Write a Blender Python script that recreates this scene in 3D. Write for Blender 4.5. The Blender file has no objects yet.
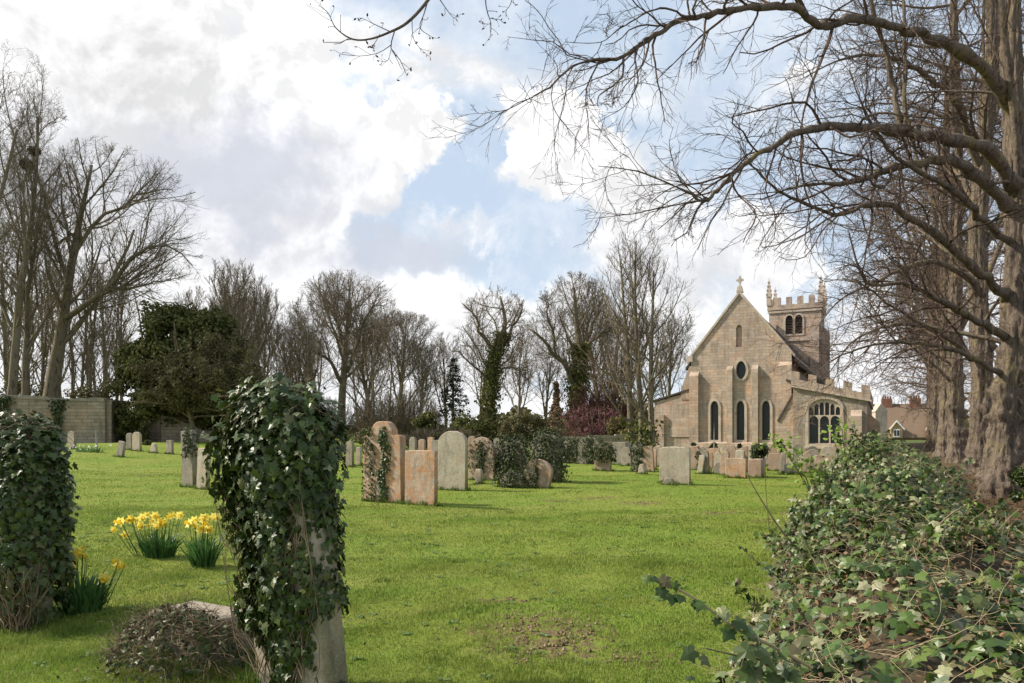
import bpy, math, random
import numpy as np
from math import radians, sin, cos, pi, atan2, sqrt

# ------------------------------------------------------------------ camera, light, exposure
F = 720.0; HZ = 430.0; EYE = 1.5
scene = bpy.context.scene
COL = scene.collection
cam = bpy.data.cameras.new("camera"); camo = bpy.data.objects.new("camera", cam); COL.objects.link(camo)
camo.location = (0, 0, EYE); camo.rotation_euler = (radians(90), 0, 0)
cam.sensor_width = 36; cam.lens = 36*F/1024; cam.shift_y = (HZ-341.5)/1024.0
cam.clip_start = 0.05; cam.clip_end = 3000
scene.camera = camo
vs = scene.view_settings
vs.view_transform = 'Standard'; vs.look = 'None'; vs.gamma = 1; vs.use_curve_mapping = False; vs.exposure = 0.78
scene.cycles.max_bounces = 6; scene.cycles.diffuse_bounces = 3; scene.cycles.transparent_max_bounces = 8
scene.render.film_transparent = False

SUN_AZ = radians(-82); SUN_EL = radians(38)      # azimuth measured from +Y, clockwise positive
sd = bpy.data.lights.new("sun", 'SUN'); sd.energy = 4.2; sd.angle = radians(4.0); sd.color = (1.0, 0.92, 0.80)
so = bpy.data.objects.new("sun", sd); COL.objects.link(so)
from mathutils import Vector, Matrix
sv = Vector((sin(SUN_AZ)*cos(SUN_EL), cos(SUN_AZ)*cos(SUN_EL), sin(SUN_EL)))
so.rotation_euler = sv.to_track_quat('Z', 'Y').to_euler(); so.location = (-20, 0, 30)

class NT:
    """small helper for node trees"""
    def __init__(s, tree):
        s.t = tree; tree.nodes.clear()
    def n(s, typ, ins=None, **props):
        nd = s.t.nodes.new(typ)
        for k, v in props.items(): setattr(nd, k, v)
        if ins:
            for k, v in ins.items():
                sk = nd.inputs[k]
                if isinstance(v, bpy.types.NodeSocket): s.t.links.new(v, sk)
                else: sk.default_value = v
        return nd
    def math(s, op, a, b=None, c=None, clamp=False):
        ins = {0: a}
        if b is not None: ins[1] = b
        if c is not None: ins[2] = c
        return s.n('ShaderNodeMath', ins, operation=op, use_clamp=clamp).outputs[0]
    def vmath(s, op, a, b=None, out=0):
        ins = {0: a}
        if b is not None: ins[1] = b
        return s.n('ShaderNodeVectorMath', ins, operation=op).outputs[out]
    def noise(s, vec, scale, detail=4, rough=0.55, dist=0.0, out=0):
        return s.n('ShaderNodeTexNoise', {'Vector': vec, 'Scale': scale, 'Detail': detail, 'Roughness': rough, 'Distortion': dist}).outputs[out]
    def mr(s, v, a, b, c=0.0, d=1.0, smooth=True):
        return s.n('ShaderNodeMapRange', {0: v, 1: a, 2: b, 3: c, 4: d}, interpolation_type='SMOOTHSTEP' if smooth else 'LINEAR').outputs[0]
    def mix(s, f, a, b, mode='MIX'):
        nd = s.n('ShaderNodeMix', None, data_type='RGBA', blend_type=mode)
        for i, v in ((0, f), (6, a), (7, b)):
            if isinstance(v, bpy.types.NodeSocket): s.t.links.new(v, nd.inputs[i])
            else: nd.inputs[i].default_value = v if i == 0 else (tuple(v)+(1.0,))[:4]
        return nd.outputs[2]

world = bpy.data.worlds.new("World"); scene.world = world; world.use_nodes = True
def azel(px, py):
    x = (px-512)/F; z = (HZ-py)/F
    return math.atan(x), math.atan(z/sqrt(1+x*x))
def build_world():
    g = NT(world.node_tree)
    tc = g.n('ShaderNodeTexCoord').outputs['Generated']
    sky = g.n('ShaderNodeTexSky', None, sky_type='NISHITA', sun_disc=False, sun_elevation=SUN_EL, sun_rotation=SUN_AZ % (2*pi),
              altitude=50, air_density=1.0, dust_density=1.2, ozone_density=1.4).outputs[0]
    sep = g.n('ShaderNodeSeparateXYZ', {0: tc})
    az = g.math('ARCTAN2', sep.outputs[0], sep.outputs[1]); el = g.math('ARCSINE', sep.outputs[2])
    ae = g.n('ShaderNodeCombineXYZ', {0: az, 1: el, 2: 0.0}).outputs[0]
    n1 = g.noise(tc, 5.0, 6, 0.6, out=1); n2 = g.noise(tc, 16.0, 6, 0.62, out=1)
    d1 = g.vmath('MULTIPLY', g.vmath('SUBTRACT', n1, (0.5, 0.5, 0.5)), (0.26, 0.18, 0))
    d2 = g.vmath('MULTIPLY', g.vmath('SUBTRACT', n2, (0.5, 0.5, 0.5)), (0.15, 0.12, 0))
    aed = g.vmath('ADD', g.vmath('ADD', ae, d1), d2)
    fine = g.vmath('ADD', ae, g.vmath('MULTIPLY', g.vmath('SUBTRACT', n2, (0.5, 0.5, 0.5)), (0.07, 0.05, 0)))
    def blob(px, py, rx, ry, amp=1.0, soft=0.35, src=aed, tilt=0.0):
        a, e = azel(px, py)
        v = g.vmath('SUBTRACT', src, (a, e, 0))
        if tilt:
            v = g.n('ShaderNodeVectorRotate', {'Vector': v, 'Angle': tilt}, rotation_type='Z_AXIS').outputs[0]
        v = g.vmath('DIVIDE', v, (rx/F, ry/F, 1))
        L = g.vmath('LENGTH', v, out=1)
        return g.mr(L, 1.0+soft*0.5, 1.0-soft, 0.0, amp)
    def union(lst):
        r = lst[0]
        for b in lst[1:]: r = g.math('MAXIMUM', r, b)
        return r
    white = union([
        blob(40, 50, 300, 150, 1, .6), blob(-150, 200, 330, 260, 1, .5), blob(230, 20, 130, 60, .9, .6),
        blob(260, 150, 120, 90, 1, .5), blob(405, 138, 74, 40, 1, .5), blob(440, 238, 120, 40, .72, .9), blob(340, 200, 85, 62, .95, .5),
        blob(568, 150, 60, 46, 1, .35), blob(545, 185, 55, 28, .9, .6), blob(640, 210, 80, 70, .85, .7),
        blob(430, 340, 200, 62, .85, .6), blob(548, 240, 60, 16, .5, .9), blob(150, 260, 240, 120, 1, .5),
        blob(650, 330, 130, 62, .95, .5), blob(860, 370, 130, 60, .9, .6), blob(780, 95, 60, 28, .75, .8),
        blob(700, 260, 120, 60, .8, .7), blob(980, 330, 150, 120, .8, .8), blob(320, 420, 420, 60, .9, .6)])
    trail = union([blob(440, 74, 220, 15, .95, .8, fine, radians(3)), blob(465, 62, 130, 13, .95, .8, fine, radians(17)), blob(660, 105, 170, 16, .6, 1.1, fine, radians(14))])
    gn = g.noise(tc, 3.0, 8, 0.6)
    # generic broken cloud so the rest of the sky (behind the camera) is alive too
    gen = g.mr(gn, 0.50, 0.68, 0.0, 0.8)
    front = g.mr(g.math('ABSOLUTE', az), 0.75, 1.1, 0.0, 1.0)
    gen = g.math('MULTIPLY', gen, g.math('ADD', g.math('MULTIPLY', front, 0.8), 0.2))
    fb = g.noise(tc, 6.5, 10, 0.60, 0.25)
    fld = g.math('ADD', g.math('MAXIMUM', white, g.math('MULTIPLY', gen, 0.9)), g.math('MULTIPLY', g.math('SUBTRACT', fb, 0.5), 2.3))
    cloud = g.math('MAXIMUM', g.mr(fld, .30, .80), g.math('MULTIPLY', trail, g.mr(fb, .36, .55, .35, 1.0)))
    grey = union([blob(225, 172, 120, 44, .9, .7), blob(130, 190, 90, 46, .6, .8), blob(255, 215, 80, 36, .85, .8),
                  blob(400, 270, 80, 30, .85, .8), blob(300, 262, 70, 24, .4, .9), blob(470, 30, 60, 10, .2, .8), blob(380, 222, 60, 14, .4, 1.0),
                  blob(60, 140, 60, 30, .35, .9), blob(650, 250, 110, 20, .3, 1.0), blob(900, 200, 120, 60, .25, 1.0)])
    wisps = g.mr(g.noise(tc, 9.0, 8, 0.65, 0.4), 0.40, 0.72, 0.0, 0.55)
    pale = g.mix(g.math('ADD', wisps, 0.26, clamp=True), g.mix(0.75, sky, (3.1, 4.0, 5.1)), (5.2, 5.5, 5.9))
    up = g.noise(g.vmath('ADD', tc, (-.012, 0, .022)), 6.5, 10, 0.60, 0.25)
    mott = g.math('MULTIPLY', g.mr(g.math('SUBTRACT', fb, up), -.05, .05, .82, 1.06, False), g.mr(g.noise(tc, 4.0, 6, 0.6), 0.33, 0.62, 0.84, 1.0))
    wcol = g.vmath('SCALE', (6.6, 6.6, 6.65)); wn = wcol.node; wn.inputs['Scale'].default_value = 1.0; g.t.links.new(mott, wn.inputs['Scale'])
    col = g.mix(cloud, pale, wcol)
    gcol = g.mix(g.noise(tc, 7.0, 5, 0.6), (3.2, 3.4, 3.9), (4.4, 4.6, 5.1))
    col = g.mix(grey, col, gcol)
    low = g.mr(el, 0.25, 0.0, 0.0, 0.35)
    col = g.mix(low, col, (5.7, 5.85, 6.1))
    bg = g.n('ShaderNodeBackground', {'Color': col, 'Strength': 0.1})
    out = g.n('ShaderNodeOutputWorld', {'Surface': bg.outputs[0]})
build_world()

# ------------------------------------------------------------------ mesh and object helpers
def tag(o, label=None, cat=None, group=None, kind=None):
    if label: o['label'] = label
    if cat: o['category'] = cat
    if group: o['group'] = group
    if kind: o['kind'] = kind
    return o
def link(name, data, parent=None, m=None):
    o = bpy.data.objects.new(name, data); COL.objects.link(o)
    if parent is not None: o.parent = parent
    if m is not None: data.materials.append(m)
    return o
def empty(name, loc=(0, 0, 0), rot=(0, 0, 0)):
    o = link(name, None); o.location = loc; o.rotation_euler = rot; o.empty_display_size = .2
    return o
def mesh_np(name, V, faces, m=None, parent=None, smooth=False):
    V = np.ascontiguousarray(V, dtype=np.float32).reshape(-1, 3)
    faces = [np.asarray(f, dtype=np.int32) for f in faces if len(f)]
    me = bpy.data.meshes.new(name)
    me.vertices.add(len(V)); me.vertices.foreach_set('co', V.ravel())
    loops = np.concatenate([f.ravel() for f in faces])
    cnt = np.concatenate([np.full(len(f), f.shape[1], np.int32) for f in faces])
    starts = np.concatenate([[0], np.cumsum(cnt)[:-1]]).astype(np.int32)
    me.loops.add(len(loops)); me.loops.foreach_set('vertex_index', loops)
    me.polygons.add(len(cnt)); me.polygons.foreach_set('loop_start', starts)
    me.polygons.foreach_set('use_smooth', np.full(len(cnt), smooth, dtype=bool))
    me.update(calc_edges=True)
    return link(name, me, parent, m)
class Acc:
    """collects geometry for ONE mesh"""
    def __init__(s): s.V = []; s.F = []; s.n = 0
    def add(s, V, faces):
        V = np.asarray(V, dtype=np.float32).reshape(-1, 3); s.V.append(V)
        for f in faces:
            if len(f): s.F.append(np.asarray(f, dtype=np.int32)+s.n)
        s.n += len(V); return s
    def box(s, x0, x1, y0, y1, z0, z1):
        V = [(x, y, z) for z in (z0, z1) for y in (y0, y1) for x in (x0, x1)]
        return s.add(V, [[(0, 2, 3, 1), (4, 5, 7, 6), (0, 1, 5, 4), (2, 6, 7, 3), (0, 4, 6, 2), (1, 3, 7, 5)]])
    def prism(s, poly, y0, y1):
        """poly in (x,z), convex, extruded along y"""
        n = len(poly); V = [(p[0], y0, p[1]) for p in poly]+[(p[0], y1, p[1]) for p in poly]
        s.add(V, [[list(range(n))], [list(range(2*n-1, n-1, -1))], [(i, i+n, (i+1) % n+n, (i+1) % n) for i in range(n)]]); return s
    def tube(s, pts, rad, sides=6):
        V, Fc = tubes(np.array([pts], float), np.array([rad], float), sides); return s.add(V, Fc)
    def build(s, name, m, parent=None, smooth=False):
        by = {}
        for f in s.F: by.setdefault(f.shape[1], []).append(f)
        return mesh_np(name, np.concatenate(s.V), [np.concatenate(v) for v in by.values()], m, parent, smooth)
def norm(v): return v/np.maximum(np.linalg.norm(v, axis=-1, keepdims=True), 1e-9)
def tubes(P, R, sides, cap=True):
    """P (N,n,3), R (N,n) -> vertices, faces"""
    N, n, _ = P.shape
    T = np.empty_like(P); T[:, 1:-1] = P[:, 2:]-P[:, :-2]; T[:, 0] = P[:, 1]-P[:, 0]; T[:, -1] = P[:, -1]-P[:, -2]
    T = norm(T); A = norm(P[:, -1]-P[:, 0])
    ref = np.where(np.abs(A[:, 2:3]) > .75, np.array([[1., 0, 0]]), np.array([[0, 0, 1.]]))[:, None, :]
    U = norm(np.cross(T, ref)); W = np.cross(T, U)
    a = np.arange(sides)*2*pi/sides
    V = P[:, :, None, :]+R[:, :, None, None]*(U[:, :, None, :]*np.cos(a)[None, None, :, None]+W[:, :, None, :]*np.sin(a)[None, None, :, None])
    idx = np.arange(N*n*sides).reshape(N, n, sides)
    nx = np.roll(idx, -1, axis=2)
    f = np.stack([idx[:, :-1], nx[:, :-1], nx[:, 1:], idx[:, 1:]], axis=-1).reshape(-1, 4)
    fs = [f]
    if cap and sides == 3: fs.append(idx[:, -1].reshape(-1, 3))
    elif cap and sides <= 12: fs.append(idx[:, -1].reshape(-1, sides))
    return V.reshape(-1, 3), fs
def curve_mesh(name, outline, holes, depth, m, parent=None, bevel=0.0, smooth=False):
    """outline and holes in (x,z); extruded along y from 0 to depth (or centred when bevelled)"""
    cu = bpy.data.curves.new(name, 'CURVE'); cu.dimensions = '2D'; cu.fill_mode = 'BOTH'
    cu.extrude = max(depth/2-bevel, .001); cu.bevel_depth = bevel; cu.bevel_resolution = 1; cu.offset = -bevel
    for loop in [outline]+list(holes):
        sp = cu.splines.new('POLY'); sp.points.add(len(loop)-1)
        for p, q in zip(sp.points, loop): p.co = (q[0], q[1], 0, 1)
        sp.use_cyclic_u = True
    ob = bpy.data.objects.new('tmp', cu)
    me = bpy.data.meshes.new_from_object(ob)
    bpy.data.objects.remove(ob); bpy.data.curves.remove(cu)
    me.name = name
    n = len(me.vertices); co = np.empty(n*3, np.float32); me.vertices.foreach_get('co', co); co = co.reshape(-1, 3)
    new = np.stack([co[:, 0], depth/2-co[:, 2], co[:, 1]], axis=1)
    me.vertices.foreach_set('co', new.ravel()); me.materials.clear(); me.update()
    return link(name, me, parent, m)
def at(px, Y, py=None):
    x = (px-512)/F*Y
    return (x, Y) if py is None else (x, Y, EYE+(HZ-py)/F*Y)
def sstep(t): t = np.clip(t, 0, 1); return t*t*(3-2*t)
def gh(x, y):
    """ground height"""
    x = np.asarray(x, float); y = np.asarray(y, float)
    h = 0.72*sstep((y-14)/32)*sstep((-x-3)/20)
    h = h+0.05*np.sin(x*.45+1)*np.sin(y*.37)*sstep((y-5)/8)+0.012*np.sin(x*2.1+y*1.3)+0.012*np.sin(y*2.7-x*.9)
    e = x-(3.6+.5*(y-4.27)); h = h+0.12*sstep(e/2)*(y < 80)
    return h
def yfor(px, py):
    """distance of the ground point seen at a pixel"""
    Y = EYE*F/(py-HZ)
    for _ in range(30):
        z = float(gh((px-512)/F*Y, Y)); Y = .5*Y+.5*(EYE-z)*F/(py-HZ)
    return Y
ROT = -radians(29.4)                    # the graves and the church face the same way

# ------------------------------------------------------------------ materials
def material(name, fn, rough=0.9, spec=0.3):
    m = bpy.data.materials.new(name); m.use_nodes = True; g = NT(m.node_tree)
    b = g.n('ShaderNodeBsdfPrincipled', {'Roughness': rough, 'Specular IOR Level': spec})
    o = g.n('ShaderNodeOutputMaterial', {'Surface': b.outputs[0]})
    fn(g, b)
    return m
def setc(g, b, c): g.t.links.new(c, b.inputs['Base Color'])
def bump(g, b, h, strength=.5, dist=.02):
    bn = g.n('ShaderNodeBump', {'Height': h, 'Strength': strength, 'Distance': dist}).outputs[0]
    g.t.links.new(bn, b.inputs['Normal'])
def stone_mat(name, base, dark, lich=(0.42, 0.17, 0.05), lamt=0.3, grn=0.25, scale=1.0, course=None):
    def fn(g, b):
        tc = g.n('ShaderNodeTexCoord').outputs['Object']
        rnd = g.n('ShaderNodeObjectInfo').outputs['Random']
        v = g.vmath('ADD', tc, g.vmath('SCALE', (37., 11., 23.)))
        vs_ = v.node.inputs[1].links[0].from_node; g.t.links.new(rnd, vs_.inputs['Scale'])
        n1 = g.noise(v, 2.2*scale, 8, .65); n2 = g.noise(v, 14*scale, 6, .6); n3 = g.noise(v, 60*scale, 4, .6)
        c = g.mix(g.mr(n1, .35, .65), base, dark)
        c = g.mix(g.mr(n2, .35, .7, 0, .55), c, tuple(x*.62 for x in base))
        c = g.mix(g.mr(n3, .4, .75, 0, .5), c, tuple(min(1, x*1.35) for x in base))
        lm = g.math('MULTIPLY', g.mr(g.noise(v, 4.5*scale, 7, .7), .5-.12*lamt/.3, .66), g.mr(g.noise(v, 34*scale, 4, .7), .38, .6))
        c = g.mix(g.math('MULTIPLY', lm, lamt*2.2, clamp=True), c, lich)
        wl = g.mr(g.noise(g.vmath('ADD', v, (5, 5, 5)), 26*scale, 5, .6), .6, .68, 0, .6)
        c = g.mix(wl, c, (.46, .45, .40))
        gm = g.mr(g.noise(g.vmath('ADD', v, (9, 3, 1)), 3.3*scale, 7, .7), .52, .7, 0, grn*2)
        c = g.mix(gm, c, (.13, .14, .055))
        stn = g.noise(g.vmath('MULTIPLY', v, (1, 1, .3)), 7*scale, 6, .7)
        c = g.mix(g.mr(stn, .5, .68, 0, .62), c, tuple(x*.42 for x in base))
        h = g.math('ADD', g.math('MULTIPLY', n2, .6), g.math('MULTIPLY', n3, .3))
        if course:
            ws = g.noise(g.vmath('MULTIPLY', tc, (1, 1, .16)), 2.1, 7, .7)
            c = g.mix(g.mr(ws, .50, .66, 0, .55), c, tuple(x*.45 for x in base))
            c = g.mix(g.mr(g.noise(g.vmath('ADD', tc, (3, 9, 4)), .55, 5, .6), .5, .64, 0, .6), c, (min(1, base[0]*1.15), base[1]*.92, base[2]*.78))
            sp = g.n('ShaderNodeSeparateXYZ', {0: tc})
            uv = g.n('ShaderNodeCombineXYZ', {0: g.math('ADD', sp.outputs[0], sp.outputs[1]), 1: sp.outputs[2], 2: 0.}).outputs[0]
            uv = g.vmath('ADD', uv, g.vmath('SCALE', g.noise(tc, 3, 2, out=1)))
            uv.node.inputs[1].links[0].from_node.inputs['Scale'].default_value = .03
            br = g.n('ShaderNodeTexBrick', {'Vector': uv, 'Color1': (1, 1, 1, 1), 'Color2': (.70, .67, .64, 1), 'Mortar': (.62, .59, .55, 1), 'Scale': 1.0,
                     'Mortar Size': course[2], 'Mortar Smooth': .4, 'Bias': -.1, 'Brick Width': course[0], 'Row Height': course[1]})
            c = g.mix(.7, c, br.outputs[0], 'MULTIPLY')
            h = g.math('ADD', h, g.math('MULTIPLY', br.outputs[1], -1.0))
        setc(g, b, c); bump(g, b, h, .6, .02)
    return material(name, fn, .95, .15)
M = {}
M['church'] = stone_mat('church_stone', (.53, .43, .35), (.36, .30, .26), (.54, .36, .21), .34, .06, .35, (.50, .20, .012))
M['ashlar'] = stone_mat('dressed_stone', (.55, .45, .36), (.40, .335, .28), (.54, .36, .21), .3, .05, .5, (.7, .30, .010))
M['dress'] = stone_mat('moulded_stone', (.54, .45, .36), (.38, .32, .265), (.5, .32, .17), .2, .06, .8)
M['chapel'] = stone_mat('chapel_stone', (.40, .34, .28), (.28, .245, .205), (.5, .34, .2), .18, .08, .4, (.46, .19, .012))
M['yardwall'] = stone_mat('yard_wall_stone', (.40, .335, .26), (.25, .21, .165), (.34, .22, .12), .2, .2, .5, (.75, .22, .03))
M['stone_pale'] = stone_mat('grave_stone_pale', (.46, .41, .32), (.33, .28, .21), (.42, .24, .10), .22, .16)
M['stone_orange'] = stone_mat('grave_stone_lichen', (.47, .38, .29), (.32, .25, .19), (.46, .19, .06), .5, .14)
M['stone_grey'] = stone_mat('grave_stone_grey', (.31, .275, .22), (.19, .165, .13), (.36, .22, .11), .18, .22)
M['stone_pink'] = stone_mat('grave_stone_pink', (.40, .305, .235), (.27, .20, .15), (.42, .22, .10), .3, .14)
def bark_mat(name, a, b_, green, s=1.0, gamt=.5, hi=None):
    def fn(g, b):
        tc = g.n('ShaderNodeTexCoord').outputs['Object']
        st = g.vmath('MULTIPLY', tc, (1, 1, .28))
        n1 = g.noise(st, 9*s, 8, .7, .6); n2 = g.noise(tc, 2.0, 5, .6); n3 = g.noise(st, 40*s, 4, .65)
        c = g.mix(g.mr(n1, .35, .65), a, b_)
        c = g.mix(g.mr(n3, .3, .75, 0, .6), c, tuple(x*.5 for x in a))
        c = g.mix(g.mr(n2, .5, .7, 0, gamt), c, green)
        setc(g, b, c); c = g.mix(g.mr(n1, .50, .40, 0, .85), c, tuple(x*.25 for x in a)); setc(g, b, c); bump(g, b, g.math('ADD', n1, g.math('MULTIPLY', n3, .4)), 1.0, .12)
    return material(name, fn, .95, .1)
M['bark_lime'] = bark_mat('lime_bark', (.31, .245, .185), (.17, .13, .10), (.31, .26, .10), .8, .6)
M['twig_lime'] = bark_mat('lime_twig', (.21, .145, .11), (.14, .096, .075), (.22, .18, .08), 1, .3)
M['bark_grey'] = bark_mat('grey_bark', (.30, .25, .18), (.20, .165, .12), (.27, .25, .10), .7, .6)
M['twig_grey'] = bark_mat('grey_twig', (.30, .235, .165), (.21, .165, .12), (.26, .24, .10), .7, .5)
M['twig_red'] = bark_mat('red_twig', (.15, .07, .055), (.10, .05, .04), (.12, .06, .04), .7, .5)
def leaf_mat(name, cols, rough=.5, spec=.4, trans=.15, patch=False):
    def fn(g, b):
        r = g.n('ShaderNodeNewGeometry').outputs['Random Per Island']
        rp = g.n('ShaderNodeValToRGB', {0: r}); e = rp.color_ramp.elements
        while len(e) < len(cols): e.new(.5)
        for i, c in enumerate(cols): e[i].position = i/max(1, len(cols)-1); e[i].color = tuple(c)+(1,)
        cc = rp.outputs[0]
        if patch:
            tc = g.n('ShaderNodeTexCoord').outputs['Object']
            rv = g.vmath('MULTIPLY', g.n('ShaderNodeVectorRotate', {'Vector': tc, 'Angle': radians(-25)}, rotation_type='Z_AXIS').outputs[0], (.15, 1.2, 1))
            cc = g.mix(g.mr(g.noise(tc, .9, 6, .65), .46, .62, 0, .62), cc, (.24, .275, .055))
            cc = g.mix(g.mr(g.noise(rv, 1.1, 6, .65), .5, .66, 0, .6), cc, (.31, .31, .08))
            cc = g.mix(g.mr(g.noise(g.vmath('ADD', tc, (7, 2, 0)), 1.7, 6, .7), .52, .64, 0, .7), cc, (.085, .14, .022))
        setc(g, b, cc)
        tr = g.n('ShaderNodeBsdfTranslucent', {'Color': cc})
        mx = g.n('ShaderNodeMixShader', {0: trans, 1: b.outputs[0], 2: tr.outputs[0]})
        o = [n for n in g.t.nodes if n.type == 'OUTPUT_MATERIAL'][0]
        g.t.links.new(mx.outputs[0], o.inputs[0])
    return material(name, fn, rough, spec)
M['ivy'] = leaf_mat('ivy_leaf', [(.018, .034, .007), (.034, .058, .011), (.056, .085, .016), (.028, .048, .010), (.085, .112, .022), (.04, .066, .014), (.12, .12, .045)], .44, .34, .1)
M['ivy_hedge'] = leaf_mat('ivy_hedge_leaf', [(.022, .045, .008), (.045, .085, .012), (.028, .055, .010), (.095, .145, .022), (.05, .09, .014), (.14, .18, .035), (.30, .29, .17), (.065, .12, .018), (.13, .10, .045), (.024, .05, .009), (.08, .13, .02)], .42, .42, .2)
M['ivy_far'] = leaf_mat('distant_ivy_leaf', [(.022, .038, .012), (.04, .06, .018), (.085, .085, .035), (.03, .05, .014)], .6, .2, .1)
M['dead'] = leaf_mat('dead_leaf', [(.16, .09, .045), (.22, .13, .07), (.10, .055, .03), (.30, .22, .13)], .8, .2, .1)
M['litter'] = leaf_mat('litter_leaf', [(.08, .045, .03), (.13, .075, .045), (.05, .032, .022), (.20, .13, .08), (.045, .05, .02)], .85, .1, .05)
M['yew'] = leaf_mat('yew_leaf', [(.045, .06, .018), (.08, .095, .028), (.12, .12, .038), (.16, .145, .055)], .75, .1, .3)
M['olive'] = leaf_mat('olive_foliage', [(.10, .09, .036), (.15, .13, .055), (.08, .08, .032), (.18, .15, .07)], .7, .2, .15)
M['purple'] = leaf_mat('purple_foliage', [(.13, .05, .055), (.19, .08, .08), (.09, .045, .045)], .7, .2, .15)
M['gold'] = leaf_mat('golden_foliage', [(.14, .11, .03), (.10, .10, .03), (.18, .13, .04)], .7, .2, .15)
M['fresh'] = leaf_mat('fresh_leaf', [(.14, .24, .03), (.20, .30, .04), (.26, .33, .07)], .5, .3, .35)
M['conifer'] = leaf_mat('conifer_needle', [(.035, .045, .03), (.05, .06, .04), (.025, .035, .022)], .7, .2, .05)
M['rust'] = leaf_mat('rust_conifer', [(.19, .13, .085), (.24, .16, .10), (.14, .10, .06)], .7, .2, .05)
M['daff_leaf'] = leaf_mat('daffodil_leaf', [(.05, .12, .035), (.07, .16, .04), (.10, .19, .05)], .45, .4, .25)
M['petal'] = leaf_mat('daffodil_petal', [(.88, .74, .14), (.92, .82, .24)], .6, .2, .35)
M['trumpet'] = leaf_mat('daffodil_trumpet', [(.88, .62, .03), (.90, .66, .05)], .6, .2, .2)
M['white_petal'] = leaf_mat('white_petal', [(.8, .8, .72), (.75, .76, .7)], .6, .2, .2)
M['stem'] = material('vine_stem', lambda g, b: setc(g, b, g.mix(g.noise(g.n('ShaderNodeTexCoord').outputs['Object'], 20), (.13, .09, .055), (.22, .17, .10))))
M['straw'] = material('dry_stem', lambda g, b: setc(g, b, g.mix(g.noise(g.n('ShaderNodeTexCoord').outputs['Object'], 8), (.24, .17, .09), (.42, .34, .20))))
M['green_stem'] = material('green_stem', lambda g, b: setc(g, b, g.mix(g.noise(g.n('ShaderNodeTexCoord').outputs['Object'], 8), (.10, .13, .04), (.16, .13, .06))))
M['glass'] = material('leaded_glass', lambda g, b: setc(g, b, g.mix(g.noise(g.n('ShaderNodeTexCoord').outputs['Object'], 6), (.012, .015, .018), (.035, .04, .045))), .3, .5)
M['lead'] = material('roof_lead', lambda g, b: setc(g, b, g.mix(g.noise(g.n('ShaderNodeTexCoord').outputs['Object'], 3), (.11, .085, .065), (.06, .05, .042))), .95, .05)
M['white'] = material('white_paint', lambda g, b: setc(g, b, g.mix(g.noise(g.n('ShaderNodeTexCoord').outputs['Object'], 5), (.8, .8, .78), (.7, .7, .68))), .5, .3)
M['wood'] = material('weathered_wood', lambda g, b: setc(g, b, g.mix(g.noise(g.n('ShaderNodeTexCoord').outputs['Object'], 9), (.36, .34, .30), (.24, .22, .19))), .9, .1)
def tile_fn(g, b):
    tc = g.n('ShaderNodeTexCoord').outputs['Object']
    w = g.n('ShaderNodeTexWave', {'Vector': tc, 'Scale': 3.0, 'Distortion': .6, 'Detail': 2.}, bands_direction='Z').outputs[1]
    c = g.mix(g.noise(tc, 1.5, 6, .6), (.15, .105, .07), (.23, .16, .105)); c = g.mix(g.math('MULTIPLY', w, .3), c, (.08, .055, .04))
    setc(g, b, c)
M['tile'] = material('roof_tile', tile_fn)
M['plaster'] = material('cottage_wall', lambda g, b: setc(g, b, g.mix(g.noise(g.n('ShaderNodeTexCoord').outputs['Object'], 1.2, 6), (.42, .30, .16), (.30, .20, .11))))
M['brick'] = stone_mat('red_brick', (.30, .14, .09), (.22, .11, .08), (.3, .2, .1), .1, .05, 1, (.22, .075, .01))
BARE = [(540, 632, .62, .42), (572, 640, .25, .18), (505, 600, .3, .1), (640, 660, .25, .12), (715, 512, .5, .16), (600, 497, .6, .2), (470, 486, .3, .2),
        (300, 520, .2, .2), (540, 652, .5, .2), (765, 520, .4, .15), (150, 478, .5, .2), (560, 500, .5, .2), (640, 502, .6, .2), (820, 495, .5, .2)]
BAREW = [((px-512)/F*(EYE*F/(py-HZ)), EYE*F/(py-HZ), rx, ry*1.6) for px, py, rx, ry in BARE]
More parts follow.
